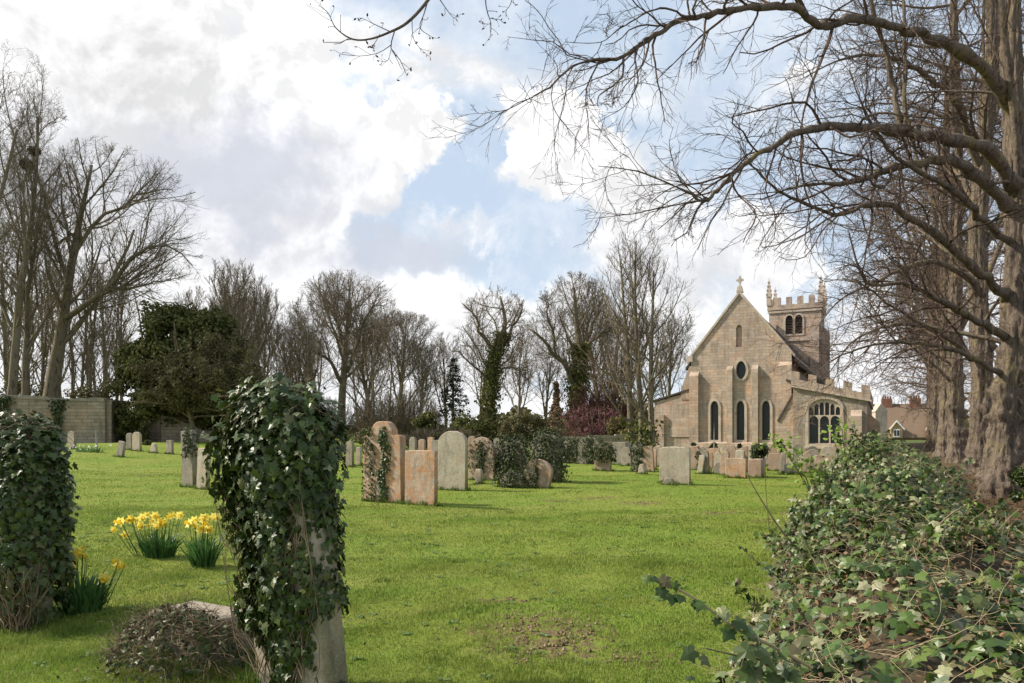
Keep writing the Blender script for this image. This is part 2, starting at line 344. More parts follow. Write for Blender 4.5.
def ground_fn(g, b):
    tc = g.n('ShaderNodeTexCoord').outputs['Object']
    n0 = g.noise(tc, .35, 5, .6); n1 = g.noise(tc, 1.6, 6, .65); n2 = g.noise(tc, 9, 6, .7); n3 = g.noise(tc, 45, 4, .7)
    c = g.mix(g.mr(n1, .35, .65), (.12, .195, .022), (.175, .24, .036))
    c = g.mix(g.mr(n0, .42, .6, 0, .7), c, (.22, .235, .045))
    # faint mowing streaks running across the yard
    sv_ = g.vmath('MULTIPLY', g.n('ShaderNodeVectorRotate', {'Vector': tc, 'Angle': radians(-25)}, rotation_type='Z_AXIS').outputs[0], (.12, 1.1, 1))
    c = g.mix(g.mr(g.noise(sv_, 1.0, 5, .6), .48, .66, 0, .5), c, (.26, .25, .07))
    c = g.mix(g.mr(n2, .45, .75, 0, .55), c, (.075, .125, .018))
    c = g.mix(g.mr(n3, .35, .75, 0, .45), c, (.21, .25, .05))
    soil = g.mix(g.mr(n3, .3, .7), (.13, .085, .05), (.23, .16, .095))
    # bare patches
    nd = g.vmath('SCALE', g.vmath('SUBTRACT', g.noise(tc, 5, 6, .7, out=1), (.5, .5, .5))); nd.node.inputs['Scale'].default_value = .9
    p = g.vmath('ADD', g.vmath('MULTIPLY', tc, (1, 1, 0)), g.vmath('MULTIPLY', nd, (1, 1, 0)))
    tot = None
    for x, y, rx, ry in BAREW:
        L = g.vmath('LENGTH', g.vmath('DIVIDE', g.vmath('SUBTRACT', p, (x, y, 0)), (rx, ry, 1)), out=1)
        k = g.mr(L, 1.05, .6); tot = k if tot is None else g.math('MAXIMUM', tot, k)
    tot = g.math('MULTIPLY', tot, g.mr(n2, .44, .56))
    scat = g.mr(g.noise(g.vmath('MULTIPLY', tc, (1, 1.6, 1)), 1.1, 8, .8), .66, .70, 0, .8)
    tot = g.math('MAXIMUM', tot, scat)
    # soil under the lime avenue
    sp = g.n('ShaderNodeSeparateXYZ', {0: tc})
    e = g.math('SUBTRACT', sp.outputs[0], g.math('MULTIPLY_ADD', sp.outputs[1], .49, -.2))
    e = g.math('ADD', e, g.math('MULTIPLY', g.math('SUBTRACT', n1, .5), 3.))
    mk = g.math('MULTIPLY', g.mr(e, 1.0, 2.2, 0, .95), g.mr(n2, .3, .42, .6, 1))
    litter = g.mix(g.mr(n2, .4, .6), (.065, .042, .028), (.13, .08, .048))
    c = g.mix(tot, c, soil); c = g.mix(mk, c, litter)
    far = g.mr(sp.outputs[1], 75., 95.)
    c = g.mix(far, c, (.10, .13, .04))
    setc(g, b, c); bump(g, b, g.math('ADD', n2, g.math('MULTIPLY', n3, .7)), .8, .05)
M['ground'] = material('lawn', ground_fn, .95, .1)
M['grass'] = leaf_mat('grass_blade', [(.115, .185, .022), (.15, .24, .030), (.185, .27, .038), (.23, .29, .055), (.32, .31, .12)], .65, .15, .3, True)

# ------------------------------------------------------------------ ground
def make_ground():
    ys = np.concatenate([np.arange(-12, 40, .25), np.arange(40, 120, 2), np.geomspace(120, 2500, 20)])
    xs = np.concatenate([-np.geomspace(2500, 62, 16), np.arange(-60, 60.1, .5), np.geomspace(62, 2500, 16)])
    X, Yy = np.meshgrid(xs, ys); Z = gh(X, Yy)
    V = np.stack([X, Yy, Z], -1).reshape(-1, 3); nx = len(xs); ny = len(ys)
    i = (np.arange(ny-1)[:, None]*nx+np.arange(nx-1)[None, :]).ravel()
    return tag(mesh_np('lawn', V, [np.stack([i, i+1, i+nx+1, i+nx], 1)], M['ground'], None, True), kind='structure')
make_ground()

def hedge_left(y): return 1.28+.49*(y-4.27)
HK = np.array([[2.0, .36], [3.0, .42], [4.5, .58], [6, .74], [7.2, .93], [8.5, 1.0], [10, .98], [14, .92], [20, .9], [28, .8], [34, .5]])
HW = np.array([[2.0, 3.2], [4.5, 2.6], [7, 2.05], [9, 2.1], [14, 2.2], [34, 2.2]])
def hedge_z(x, y):
    """height of the ivy bank above the ground; 0 outside it"""
    w = np.interp(y, HW[:, 0], HW[:, 1]); top = np.interp(y, HK[:, 0], HK[:, 1])
    t = (x-hedge_left(y)-.22*np.sin(y*2.6)*np.sin(y*1.1+1))/w; ok = (t > 0) & (t < 1)
    prof = np.clip(1-np.abs(2*t-1)**2.2, 0, 1)**.75
    wob = 1+.30*np.sin(x*3.1+y*1.7)*np.sin(y*2.3-x)+.22*np.sin(x*6.3+3+np.sin(y*3))*np.sin(y*5.1+x)
    return np.where(ok, prof*top*wob, 0)

def make_grass():
    rg = np.random.default_rng(5); acc = Acc()
    for (y0, y1, dens, hh, ww) in ((2.9, 5.5, 9500, .021, .0021), (5.5, 8.5, 4600, .020, .003), (8.5, 14, 1600, .018, .005), (14, 24, 350, .015, .008), (24, 40, 60, .014, .016)):
        area = .74*(y1**2-y0**2); n = int(dens*area)
        y = np.sqrt(rg.uniform(y0**2, y1**2, n)); x = rg.uniform(-.74, .74, n)*y
        keep = np.ones(n, bool)
        for bx, by, rx, ry in BAREW:
            d = np.sqrt(((x-bx)/rx)**2+((y-by)/ry)**2); keep &= (d+.9*np.sin(x*9+2*np.sin(y*7))*np.sin(y*8+1.7*np.sin(x*11))*.6 > .95) | (rg.random(n) < .62)
        keep &= (x-hedge_left(y) < .25) | (rg.random(n) < .04)
        # natural patchiness
        pn = np.sin(x*2.3+1.2*np.sin(y*1.7))*np.sin(y*3.1+1.4*np.sin(x*2.9)); keep &= rg.random(n) < np.clip(.78+.4*pn, .25, 1)
        x = x[keep]; y = y[keep]; pn = pn[keep]; n = len(x)
        pn2 = np.sin(x*5.3+2*np.sin(y*4.1))*np.sin(y*6.7+1.9*np.sin(x*4.3))
        h = hh*rg.uniform(.5, 1.5, n)*(1+.5*np.clip(pn, 0, 1))*(1+.5*np.clip(pn2, -.4, 1))
        h *= np.where((x < -1.2) & (y < 5), 1.35, 1)
        a = rg.uniform(0, 2*pi, n); lean = rg.uniform(.1, .9, n)*h
        z = gh(x, y); w = ww*rg.uniform(.7, 1.4, n)
        la = rg.uniform(0, 2*pi, n); dx, dy = np.cos(la)*lean, np.sin(la)*lean
        wx, wy = np.cos(a)*w, np.sin(a)*w
        V = np.empty((n, 5, 3))
        V[:, 0] = np.stack([x-wx, y-wy, z-.005], 1); V[:, 1] = np.stack([x+wx, y+wy, z-.005], 1)
        V[:, 2] = np.stack([x+wx*.7+dx*.35, y+wy*.7+dy*.35, z+h*.6], 1); V[:, 3] = np.stack([x-wx*.7+dx*.35, y-wy*.7+dy*.35, z+h*.6], 1)
        V[:, 4] = np.stack([x+dx, y+dy, z+h*.95], 1)
        i = np.arange(n)*5
        acc.add(V, [np.stack([i, i+1, i+2, i+3], 1), np.stack([i+3, i+2, i+4], 1)])
    o = acc.build('grass', M['grass']); tag(o, 'short green lawn grass growing between the graves', 'grass', kind='stuff')
make_grass()

# ------------------------------------------------------------------ leaves
LEAF_IVY = np.array([(0, .40, .0), (0, .0, -.02), (.20, -.13, -.06), (.42, -.02, -.10), (.34, .20, -.06), (.58, .40, -.14), (.27, .55, -.05), (0, 1.0, -.10),
                     (-.27, .55, -.05), (-.58, .40, -.14), (-.34, .20, -.06), (-.42, -.02, -.10), (-.20, -.13, -.06)])
LEAF_IVY_F = np.array([(0, i, i+1) for i in range(1, 12)]+[(0, 12, 1)])
LEAF_D = np.array([(0, 0, 0), (.42, .45, -.12), (0, 1, -.05), (-.42, .45, -.12)]); LEAF_D_F = np.array([(0, 1, 2), (0, 2, 3)])
LEAF_O = np.array([(0, 0, 0), (.22, .25, -.05), (.24, .6, -.06), (0, 1, -.12), (-.24, .6, -.06), (-.22, .25, -.05), (0, .5, .03)])
LEAF_O_F = np.array([(6, i, (i+1) % 6) for i in range(6)])
def leaves(acc, rg, P, Nn, tip, size, tmpl=LEAF_D, tf=LEAF_D_F, jitter=.5, tipj=.5):
    n = len(P)
    Z = norm(Nn+jitter*rg.normal(size=(n, 3))); T = norm(tip+tipj*rg.normal(size=(n, 3)))
    Yv = norm(T-np.sum(T*Z, 1, keepdims=True)*Z); X = np.cross(Yv, Z)
    V = P[:, None, :]+size[:, None, None]*(tmpl[None, :, 0, None]*X[:, None, :]+tmpl[None, :, 1, None]*Yv[:, None, :]+tmpl[None, :, 2, None]*Z[:, None, :]*rg.uniform(.3, 2.2, (n, 1, 1)))
    f = (np.arange(n)[:, None, None]*len(tmpl)+tf[None]).reshape(-1, tf.shape[1])
    acc.add(V, [f])
def rdir(rg, n):
    return norm(rg.normal(size=(n, 3)))

# ------------------------------------------------------------------ ivy bank at the right
def make_hedge():
    rg = np.random.default_rng(21)
    root = empty('ivy_hedge', (0, 0, 0)); tag(root, 'long bank of tangled green ivy and bramble beside the lime trunks', 'hedge')
    base = Acc(); s = np.linspace(2.0, 33, 190); t = np.linspace(0, 1, 28)
    S, T = np.meshgrid(s, t, indexing='ij'); X = hedge_left(S)+T*np.interp(S, HW[:, 0], HW[:, 1]); Z = gh(X, S)+hedge_z(X, S)*.82-.06
    V = np.stack([X, S, Z], -1).reshape(-1, 3); i = (np.arange(189)[:, None]*28+np.arange(27)[None]).ravel()
    base.add(V, [np.stack([i, i+28, i+29, i+1], 1)]); base.build('soil_bank', M['earth'], root, True)
    def samp(n, y0, y1, pw=1.6):
        y = y0+(y1-y0)*rg.random(n)**pw; w = np.interp(y, HW[:, 0], HW[:, 1])
        x = hedge_left(y)+w*rg.uniform(.0, 1.0, n); z = gh(x, y)+hedge_z(x, y)
        e = .03; nx = -(hedge_z(x+e, y)-hedge_z(x-e, y))/(2*e); ny = -(hedge_z(x, y+e)-hedge_z(x, y-e))/(2*e)
        N = norm(np.stack([np.clip(nx, -3, 3), np.clip(ny, -3, 3), np.ones(n)], 1))
        return np.stack([x, y, z], 1), N
    fol = Acc()
    for n, y0, y1, s0, s1, pw in ((8500, 2.2, 7, .030, .100, 1.0), (17000, 5.8, 11, .028, .066, 1.0), (13000, 10, 33, .05, .09, 1.3)):
        P, N = samp(n, y0, y1, pw)
        P = P+N*(np.abs(rg.normal(size=(n, 1)))*.075-.03)+rg.normal(size=(n, 3))*.015
        # clumping: thin near the camera where dead stems show
        cl = np.sin(P[:, 0]*4.3+np.sin(P[:, 1]*3.7)*1.5)*np.sin(P[:, 1]*4.9+np.sin(P[:, 0]*5.1))
        keep = rg.random(n) < np.clip(np.interp(P[:, 1], [2, 5.5, 7], [.34, .46, .85])+.55*cl, .05, 1)
        P, N = P[keep], N[keep]; k = len(P)
        tmpl = (LEAF_IVY, LEAF_IVY_F) if y1 <= 7 else (LEAF_D, LEAF_D_F) if y0 >= 10 else (LEAF_IVY, LEAF_IVY_F)
        leaves(fol, rg, P, N+np.array([-.2, -.3, .35]), np.array([-.5, -.6, -.7])+0*P, rg.uniform(s0, s1, k), *tmpl, jitter=.55, tipj=.8)
    # sprays that stand above the bank
    spr = Acc()
    for c in range(330):
        y = rg.uniform(4.6, 13); P0, N0 = samp(1, y, y+.01); p = P0[0]; L = rg.uniform(.10, .34); d = norm(np.array([rg.normal()*.6-.2, rg.normal()*.5-.1, 1.0])); spr.tube([p-d*.15, p+d*L*.5, p+d*L+rg.normal(size=3)*.03], [.004, .003, .0015], 4)
        k = int(8+L*40); t = rg.random(k)[:, None]; P = p+d*L*t+rg.normal(size=(k, 3))*.02
        leaves(fol, rg, P, rdir(rg, k)+d*.5, d+0*P, rg.uniform(.03, .06, k), LEAF_IVY, LEAF_IVY_F, .5, .7)
    spr.build('spray_stem', M['stem'], root)['kind'] = 'stuff'
    fol.build('foliage', M['ivy_hedge'], root)
    dd = Acc(); P, N = samp(5200, 2.2, 9, 1.1); P = P+N*rg.normal(size=(len(P), 1))*.03-N*.015
    leaves(dd, rg, P, N, rdir(rg, len(P)), rg.uniform(.02, .05, len(P)), LEAF_O, LEAF_O_F, .8, 1)
    dd.build('dead_leaf', M['dead'], root)['kind'] = 'stuff'
    st = Acc(); n = 2600; P, N = samp(n, 2.2, 9, 1.0)
    D = norm(np.stack([rg.normal(size=n), rg.normal(size=n), rg.normal(size=n)*.35], 1)+N*.15)
    pts = [P+N*.01]; d = D
    for k in range(5):
        d = norm(d+rg.normal(size=(n, 3))*.28+np.array([0, 0, -.05])); pts.append(pts[-1]+d*(rg.uniform(.03, .08, (n, 1))))
    PP = np.stack(pts, 1); R = rg.uniform(.0010, .0024, (n, 1))*np.linspace(1, .5, 6)[None]
    st.add(*tubes(PP, R, 4)); st.build('dry_stem', M['straw'], root)['kind'] = 'stuff'
    n = 900; P, N = samp(n, 5, 14, 1.0); d = norm(N+rg.normal(size=(n, 3))*.7); pts = [P-N*.1]
    for k in range(5):
        d = norm(d+rg.normal(size=(n, 3))*.25); pts.append(pts[-1]+d*.07)
    st = Acc(); st.add(*tubes(np.stack(pts, 1), rg.uniform(.0015, .004, (n, 1))*np.linspace(1, .4, 6)[None], 4)); st.build('woody_stem', M['stem'], root)['kind'] = 'stuff'
M['earth'] = material('bank_soil', lambda g, b: setc(g, b, g.mix(g.noise(g.n('ShaderNodeTexCoord').outputs['Object'], 30, 5), (.025, .02, .012), (.09, .065, .035))))
make_hedge()

def smooth_path(pts, n):
    pts = np.array(pts, float); m = len(pts); t = np.linspace(0, m-1, n); out = []
    for u in t:
        i = min(int(u), m-2); f = u-i; p0 = pts[max(i-1, 0)]; p1 = pts[i]; p2 = pts[i+1]; p3 = pts[min(i+2, m-1)]
        out.append(.5*((2*p1)+(-p0+p2)*f+(2*p0-5*p1+4*p2-p3)*f*f+(-p0+3*p1-3*p2+p3)*f**3))
    return np.array(out)
def pxpath(path, n=None):
    """path of (px, py, Y, radius) -> smooth world points and radii"""
    w = np.array([(*at(p[0], p[2], p[1]), p[3]) for p in path]); n = n or max(8, len(path)*4)
    s = smooth_path(w, n); return s[:, :3], np.maximum(s[:, 3], .002)

# long ivy runner in the near foreground
def make_runner(label, path, leafspec, mleaf, mstem, name='ivy_runner', cat='ivy', seed=1, size=.05, tmpl=(LEAF_IVY, LEAF_IVY_F)):
    rg = np.random.default_rng(seed); P, R = pxpath(path, 40); R = R*1.5; o = P[0].copy()
    root = empty(name, o); tag(root, label, cat)
    a = Acc(); a.tube(P-o, R, 6)
    L = Acc()
    for (t, side, sz) in leafspec:
        i = int(t*39); p = P[i]; tg = norm(P[min(i+1, 39)]-P[max(i-1, 0)])
        d = norm(np.array([side*.5*rg.uniform(.5, 1), -.25, rg.uniform(-.6, .5)])+tg*.6)
        q = p+d*sz*.8; a.tube([p-o, (p+q)/2-o+np.array([0, 0, .004]), q-o], [.0016, .0013, .001], 4)
        leaves(L, rg, (q-o)[None], np.array([[rg.normal()*.25, -.75, .6]]), np.array([[side*.35, -.2, -.8]]), np.array([sz]), *tmpl, jitter=.25, tipj=.25)
    a.build('stem', mstem, root, True); L.build('foliage', mleaf, root)
rr = random.Random(4)
make_runner('long ivy runner with few big leaves reaching left over the lawn in the foreground',
            [(812, 668, 2.9, .005), (770, 645, 2.85, .005), (735, 628, 2.8, .0042), (700, 602, 2.8, .0034), (676, 588, 2.8, .003), (655, 578, 2.8, .002)],
            [(rr.random(), rr.choice((-1, 1)), rr.uniform(.035, .075)) for _ in range(24)]+[(.98, -1, .05), (.99, 1, .04), (.9, 1, .06)], M['ivy_hedge'], M['straw'], seed=3)
make_runner('lower ivy runner with large dark leaves trailing at the bottom of the bank',
            [(790, 690, 2.6, .004), (765, 662, 2.6, .004), (735, 655, 2.6, .003), (705, 648, 2.6, .002)],
            [(rr.random(), rr.choice((-1, 1)), rr.uniform(.05, .08)) for _ in range(15)], M['ivy'], M['green_stem'], seed=8)
make_runner('dark bare bramble cane arching up from the ivy bank over the lawn',
            [(858, 582, 5.6, .007), (835, 566, 5.6, .007), (808, 558, 5.6, .006), (785, 535, 5.6, .005), (765, 506, 5.6, .004), (748, 477, 5.6, .0022)],
            [(.3, 1, .03), (.45, -1, .03), (.1, 1, .04), (.6, 1, .025)], M['ivy_hedge'], M['stem'], 'bramble_cane', 'bramble', seed=5)
make_runner('thin ivy tendril with small dark leaves poking out left of the bank',
            [(800, 600, 5.0, .004), (775, 575, 5.0, .003), (757, 562, 5.0, .002), (742, 548, 5.0, .0015)],
            [(.5, 1, .03), (.75, -1, .035), (.9, 1, .03), (.98, -1, .03), (.3, 1, .03), (.6, -1, .03)], M['ivy'], M['stem'], 'ivy_runner', 'ivy', seed=6)
make_runner('leafy bramble cane crossing the right side of the ivy bank',
            [(900, 560, 5.2, .006), (925, 540, 5.2, .005), (950, 515, 5.2, .004), (980, 498, 5.2, .003)],
            [(rr.random(), rr.choice((-1, 1)), .035) for _ in range(12)], M['fresh'], M['stem'], 'bramble_cane', 'bramble', seed=7, tmpl=(LEAF_O, LEAF_O_F))

# elder saplings with fresh leaves
def sapling(label, paths, tufts, seed):
    rg = np.random.default_rng(seed); P0, _ = pxpath(paths[0]); o = P0[0].copy(); o[2] = float(gh(o[0], o[1]))
    root = empty('elder_sapling', o); tag(root, label, 'sapling', 'young elder saplings behind the ivy bank')
    a = Acc()
    for p in paths:
        P, R = pxpath(p, 18); a.tube(P-o, R*1.5, 6)
    a.build('stem', M['green_stem'], root, True)
    L = Acc()
    for (px, py, Y, r, n) in tufts:
        c = np.array(at(px, Y, py)); P = c-o+rg.normal(size=(n, 3))*r*.45
        leaves(L, rg, P, rdir(rg, n)*.5+np.array([-.1, -.4, .7]), rdir(rg, n)*.9+np.array([0, 0, .1]), rg.uniform(.045, .09, n), LEAF_O, LEAF_O_F, .5, .5)
    L.build('foliage', M['fresh'], root)
sapling('elder sapling with fresh yellow green leaf tufts in front of the ivy topped tomb',
        [[(822, 560, 8.2, .009), (812, 500, 8.2, .008), (800, 474, 8.2, .006), (788, 455, 8.2, .004), (783, 445, 8.2, .003)], [(812, 500, 8.2, .006), (805, 476, 8.2, .004), (792, 472, 8.2, .003)], [(812, 520, 8.2, .005), (826, 492, 8.2, .004), (822, 478, 8.2, .003)]],
        [(785, 443, 8.2, .16, 26), (797, 460, 8.2, .14, 24), (806, 470, 8.2, .17, 30), (815, 478, 8.2, .13, 18), (826, 492, 8.2, .10, 10), (790, 452, 8.2, .1, 10)], 31)
sapling('elder sapling with a fresh leaf tuft against the chapel window',
        [[(850, 500, 9, .008), (846, 465, 9, .006), (843, 440, 9, .004), (842, 428, 9, .003)]],
        [(842, 431, 9, .2, 42), (850, 452, 9, .18, 18), (836, 434, 9, .14, 16)], 32)
sapling('smallest elder shoot with pale leaves beside the leafy tombs',
        [[(770, 540, 9.5, .004), (765, 470, 9.5, .003), (772, 446, 9.5, .002)]],
        [(772, 440, 9.5, .12, 14), (760, 445, 9.5, .08, 8)], 33)

# ------------------------------------------------------------------ gravestones
def profile(shape, w, h, rg=None, jit=0.0):
    a = w/2; P = [(-a, -.15), (a, -.15)]
    if shape == 'round':
        r = a*.98; z0 = h-r*.75
        P += [(a*cos(t), z0+r*.75*sin(t)) for t in np.linspace(0, pi, 15)]
    elif shape == 'flat': P += [(a, h*.985), (a*.5, h), (-a*.4, h*.995), (-a, h*.98)]
    elif shape == 'shoulder':
        s = a*.62; z0 = h-a*.62
        P += [(a, z0-a*.10)]+[(a-(a-s)*.5*(1-cos(t)), z0-a*.10+a*.12*sin(t)) for t in np.linspace(.3, pi*.8, 4)]
        P += [(s*cos(t), z0+a*.62*sin(t)) for t in np.linspace(0.12, pi-.12, 12)]
        P += [(-a+(a-s)*.5*(1-cos(t)), z0-a*.10+a*.12*sin(t)) for t in np.linspace(pi*.8, .3, 4)]+[(-a, z0-a*.10)]
    elif shape == 'gothic':
        z0 = h-a*1.1
        P += [(a, z0)]+[(a-2*a*(1-cos(t))*.5, z0+a*1.1*sin(t)) for t in np.linspace(.25, pi/2, 5)]+[(-a+2*a*(1-cos(t))*.5, z0+a*1.1*sin(t)) for t in np.linspace(pi/2-.25, .25, 5)]+[(-a, z0)]
    elif shape == 'broken': P += [(a, h*.62), (a*.45, h*.75), (a*.1, h), (-a*.35, h*.92), (-a*.6, h*.7), (-a, h*.55)]
    elif shape == 'rock': P = [(-a, -.1), (a, -.1), (a*.95, h*.35), (a*.6, h*.85), (a*.05, h), (-a*.5, h*.9), (-a*.95, h*.4)]
    if rg is not None and jit: P = [(x+rg.uniform(-jit, jit), z+rg.uniform(-jit, jit)) for x, z in P]
    return P
def ivy_on(root, rg, n, hw, hd, z0, z1, size, m, mask=None, dome=.5, tm=(LEAF_D, LEAF_D_F), puff=.04, name='ivy'):
    """ivy leaves over a rounded box hull around the stone (local coordinates)"""
    m_ = int(n*1.6); th = rg.uniform(0, 2*pi, m_); z = z0+(z1-z0)*rg.random(m_)**.9
    top = np.clip((z-(z1-dome))/dome, 0, 1); k = np.sqrt(np.clip(1-top**2.4, 0, 1))
    c, s = np.cos(th), np.sin(th); r = (np.abs(c/hw)**4+np.abs(s/hd)**4)**(-.25)
    x = c*r*(.25+.75*k); y = s*r*(.3+.7*k); N = np.stack([np.sign(c)*np.abs(c)**.7, np.sign(s)*np.abs(s)**.7, top*1.6+.25], 1)
    P = np.stack([x, y, z], 1)+norm(N)*rg.normal(size=(m_, 1))*puff
    ok = np.ones(m_, bool) if mask is None else mask(P, th)
    P = P[ok][:n]; N = N[ok][:n]
    a = Acc(); leaves(a, rg, P, norm(N), np.array([0, 0, -1.0])+0*P, rg.uniform(size*.6, size*1.25, len(P)), *tm, jitter=.42, tipj=.45)
    return a.build(name, m, root)
STONES = []
def headstone(label, px, top, base, wpx, shape, mat_, group=None, lean=0, tilt=0, Y=None, thick=.13, rot=None, ivy=None, name='headstone', cat='headstone', seed=0, jit=.006, bevel=.012):
    """px centre, pixel rows of top and foot, width in pixels -> real size at its real distance"""
    rg = np.random.default_rng(seed+int(px*7+base)); Y = Y or yfor(px, base)
    x = (px-512)/F*Y; z = float(gh(x, Y)); r = ROT+(rg.uniform(-.08, .08)) if rot is None else rot
    h = (EYE+(HZ-top)/F*Y)-z; w = (wpx/F*Y-thick*abs(sin(r)))/max(.3, abs(cos(r))); w = max(w, .18)
    STONES.append((x, Y, w, thick, r)); root = empty(name, (x, Y, z), (radians(tilt), radians(lean), r)); tag(root, label, cat, group)
    o = curve_mesh('slab' if ivy else name, profile(shape, w, h, rg, jit), [], thick, M[mat_], root, bevel)
    o.location = (0, -thick/2, 0)
    if ivy:
        ivy_on(root, rg, ivy.get('n', 400), w/2+ivy.get('pw', .06), thick/2+ivy.get('pd', .07), ivy.get('z0', .2)*h, h*ivy.get('z1', 1)+.06, ivy.get('s', .07), M[ivy.get('m', 'ivy_far')], ivy.get('mask'), ivy.get('dome', .35), puff=ivy.get('puff', .045))
        return root
    # a plain stone is one mesh: drop the empty
    o.parent = None; o.location = root.location; o.rotation_euler = root.rotation_euler
    me = o.data; co = np.empty(len(me.vertices)*3, np.float32); me.vertices.foreach_get('co', co); co = co.reshape(-1, 3); co[:, 1] -= thick/2; me.vertices.foreach_set('co', co.ravel()); me.update()
    for k in ('label', 'category', 'group'):
        if k in root: o[k] = root[k]
    bpy.data.objects.remove(root); o.name = name
    return o

def hero_stone():
    rg = np.random.default_rng(77); Y = 4.12; x, _ = at(301, Y); z = float(gh(x, Y))
    root = empty('headstone', (x, Y, z), (radians(1.5), radians(-6), ROT)); tag(root, 'tall headstone smothered in dark ivy, its pale foot bare, nearest the camera', 'headstone', 'ivy smothered headstones in the foreground')
    prof = profile('round', .54, 1.60, rg, .004)
    s = curve_mesh('slab', prof, [], .19, M['stone_pale'], root, .018); s.location = (.02, -.095, 0)
    LT = (LEAF_IVY, LEAF_IVY_F)
    def msk(P, th):
        zz = P[:, 2]; xx = P[:, 0]; yy = P[:, 1]
        wob = .07*np.sin(zz*9)+.05*np.sin(xx*17+zz*5)
        h1 = (((xx+.16+.2*zz)/.10)**2+((zz-.15)/.25)**2 < 1+2*wob) & (yy < 0)
        h2 = (((xx-.17)/.07)**2+((zz-.10)/.16)**2 < 1+wob) & (yy < 0)
        h3 = (((xx-.20-.02*np.sin(zz*14))/.045)**2+((zz-.86)/.26)**2 < 1+2*wob) & (yy < 0) & (rg.random(len(xx)) < .93)
        side = (xx > .25) & (zz < .50+2*wob) & (rg.random(len(xx)) < .93)
        fade = rg.random(len(xx)) > np.clip(.15-zz, 0, .15)*4
        return ~(h1 | h2 | h3 | side) & fade
    a = Acc()
    for n, hw, hd, z0, z1, sz, pf in ((6800, .285, .145, .0, 1.66, .042, .014), (4200, .315, .18, .40, 1.71, .046, .022), (1700, .36, .21, 1.15, 1.77, .05, .035)):
        m_ = int(n); th = rg.uniform(0, 2*pi, m_); zz = z0+(z1-z0)*rg.random(m_); top = np.clip((zz-(z1-.52))/.52, 0, 1); k = np.sqrt(np.clip(1-top**2.2, 0, 1))
        c, s_ = np.cos(th), np.sin(th); r = (np.abs(c/hw)**4+np.abs(s_/hd)**4)**(-.25)
        gro = np.interp(zz, [0, .6, 1.1, 1.5], [.86, .93, 1.0, 1.06])
        N = np.stack([np.sign(c)*np.abs(c)**.7, np.sign(s_)*np.abs(s_)**.7, top**2*1.6+.15], 1)
        lump = 1+.06*np.sin(th*5+zz*7)+.05*np.sin(zz*13+th*2)
        P = np.stack([c*r*(.2+.8*k)*gro*lump, s_*r*(.25+.75*k)*gro*lump, zz], 1)+norm(N)*rg.normal(size=(m_, 1))*pf
        ok = msk(P, th); P, N = P[ok], norm(N[ok])
        leaves(a, rg, P, N, np.array([0, 0, -1.])+N*.25, rg.uniform(sz*.55, sz*1.35, len(P))**1.0, *LT, jitter=.42, tipj=.42)
    iv = a.build('ivy', M['ivy'], root)
    # brown and straw coloured vine stems, the heap of old stems on top
    st = Acc(); n = 46; x0 = rg.uniform(-.25, .25, n); pts = [np.stack([x0, np.full(n, -.14), rg.uniform(.0, .5, n)], 1)]; d = norm(np.stack([rg.normal(size=n)*.3, np.zeros(n), np.ones(n)], 1))
    for k in range(9):
        d = norm(d+np.stack([rg.normal(size=n)*.5, rg.normal(size=n)*.05, np.full(n, .05)], 1)); q = pts[-1]+d*.13
        q[:, 1] = -np.interp(q[:, 2], [0, .5, 1.2, 1.6, 1.9], [.112, .135, .18, .1, 0]); q[:, 0] = np.clip(q[:, 0], -.36, .33); pts.append(q)
    st.add(*tubes(np.stack(pts, 1), rg.uniform(.0015, .0045, (n, 1))*np.linspace(1.2, .4, 10)[None], 5))
    n = 160; th = rg.uniform(0, 2*pi, n); P = np.stack([np.cos(th)*rg.random(n)*.3, np.sin(th)*rg.random(n)*.15, 1.62+rg.random(n)*.08], 1); d = norm(np.stack([rg.normal(size=n), rg.normal(size=n), rg.normal(size=n)*.3-.1], 1)); pts = [P]
    for k in range(5):
        d = norm(d+rg.normal(size=(n, 3))*.3+np.array([0, 0, -.16])); pts.append(pts[-1]+d*.05)
    st.add(*tubes(np.stack(pts, 1), rg.uniform(.001, .003, (n, 1))*np.linspace(1, .5, 6)[None], 4))
    st.build('vine_stem', M['stem'], root, True)['kind'] = 'stuff'
    # side sprays, lighter green
    for (x1, z1, dx, dz, k) in ((-.36, 1.45, -.16, .10, 14), (-.34, 1.28, -.10, -.1, 8), (-.30, 1.66, -.10, .12, 9), (.36, 1.5, .10, -.1, 10), (.38, 1.25, .12, -.14, 12), (.36, 1.0, .09, -.2, 9), (0, 1.74, .1, .06, 12), (.28, 1.62, .1, .02, 9), (.33, .7, .07, -.16, 8), (-.1, 1.74, -.1, .05, 10)):
        sp = Acc(); ss = Acc(); t = rg.random(k)[:, None]; p0 = np.array([x1, -.05, z1]); d = np.array([dx, -.04, dz]); P = p0+d*t+rg.normal(size=(k, 3))*.018
        ss.tube([p0-d*.5, p0+d*.3, p0+d], [.003, .002, .001], 4); leaves(sp, rg, P, rdir(rg, k)*.5+np.array([0, -.8, .5]), d+np.array([0, 0, -.15])+0*P, rg.uniform(.03, .055, k), *LT, jitter=.4, tipj=.5)
        ss = ss.build('ivy_spray', M['stem'], root); sp.build('leaf_cluster', M['ivy_hedge'], ss)['kind'] = 'stuff'
hero_stone()

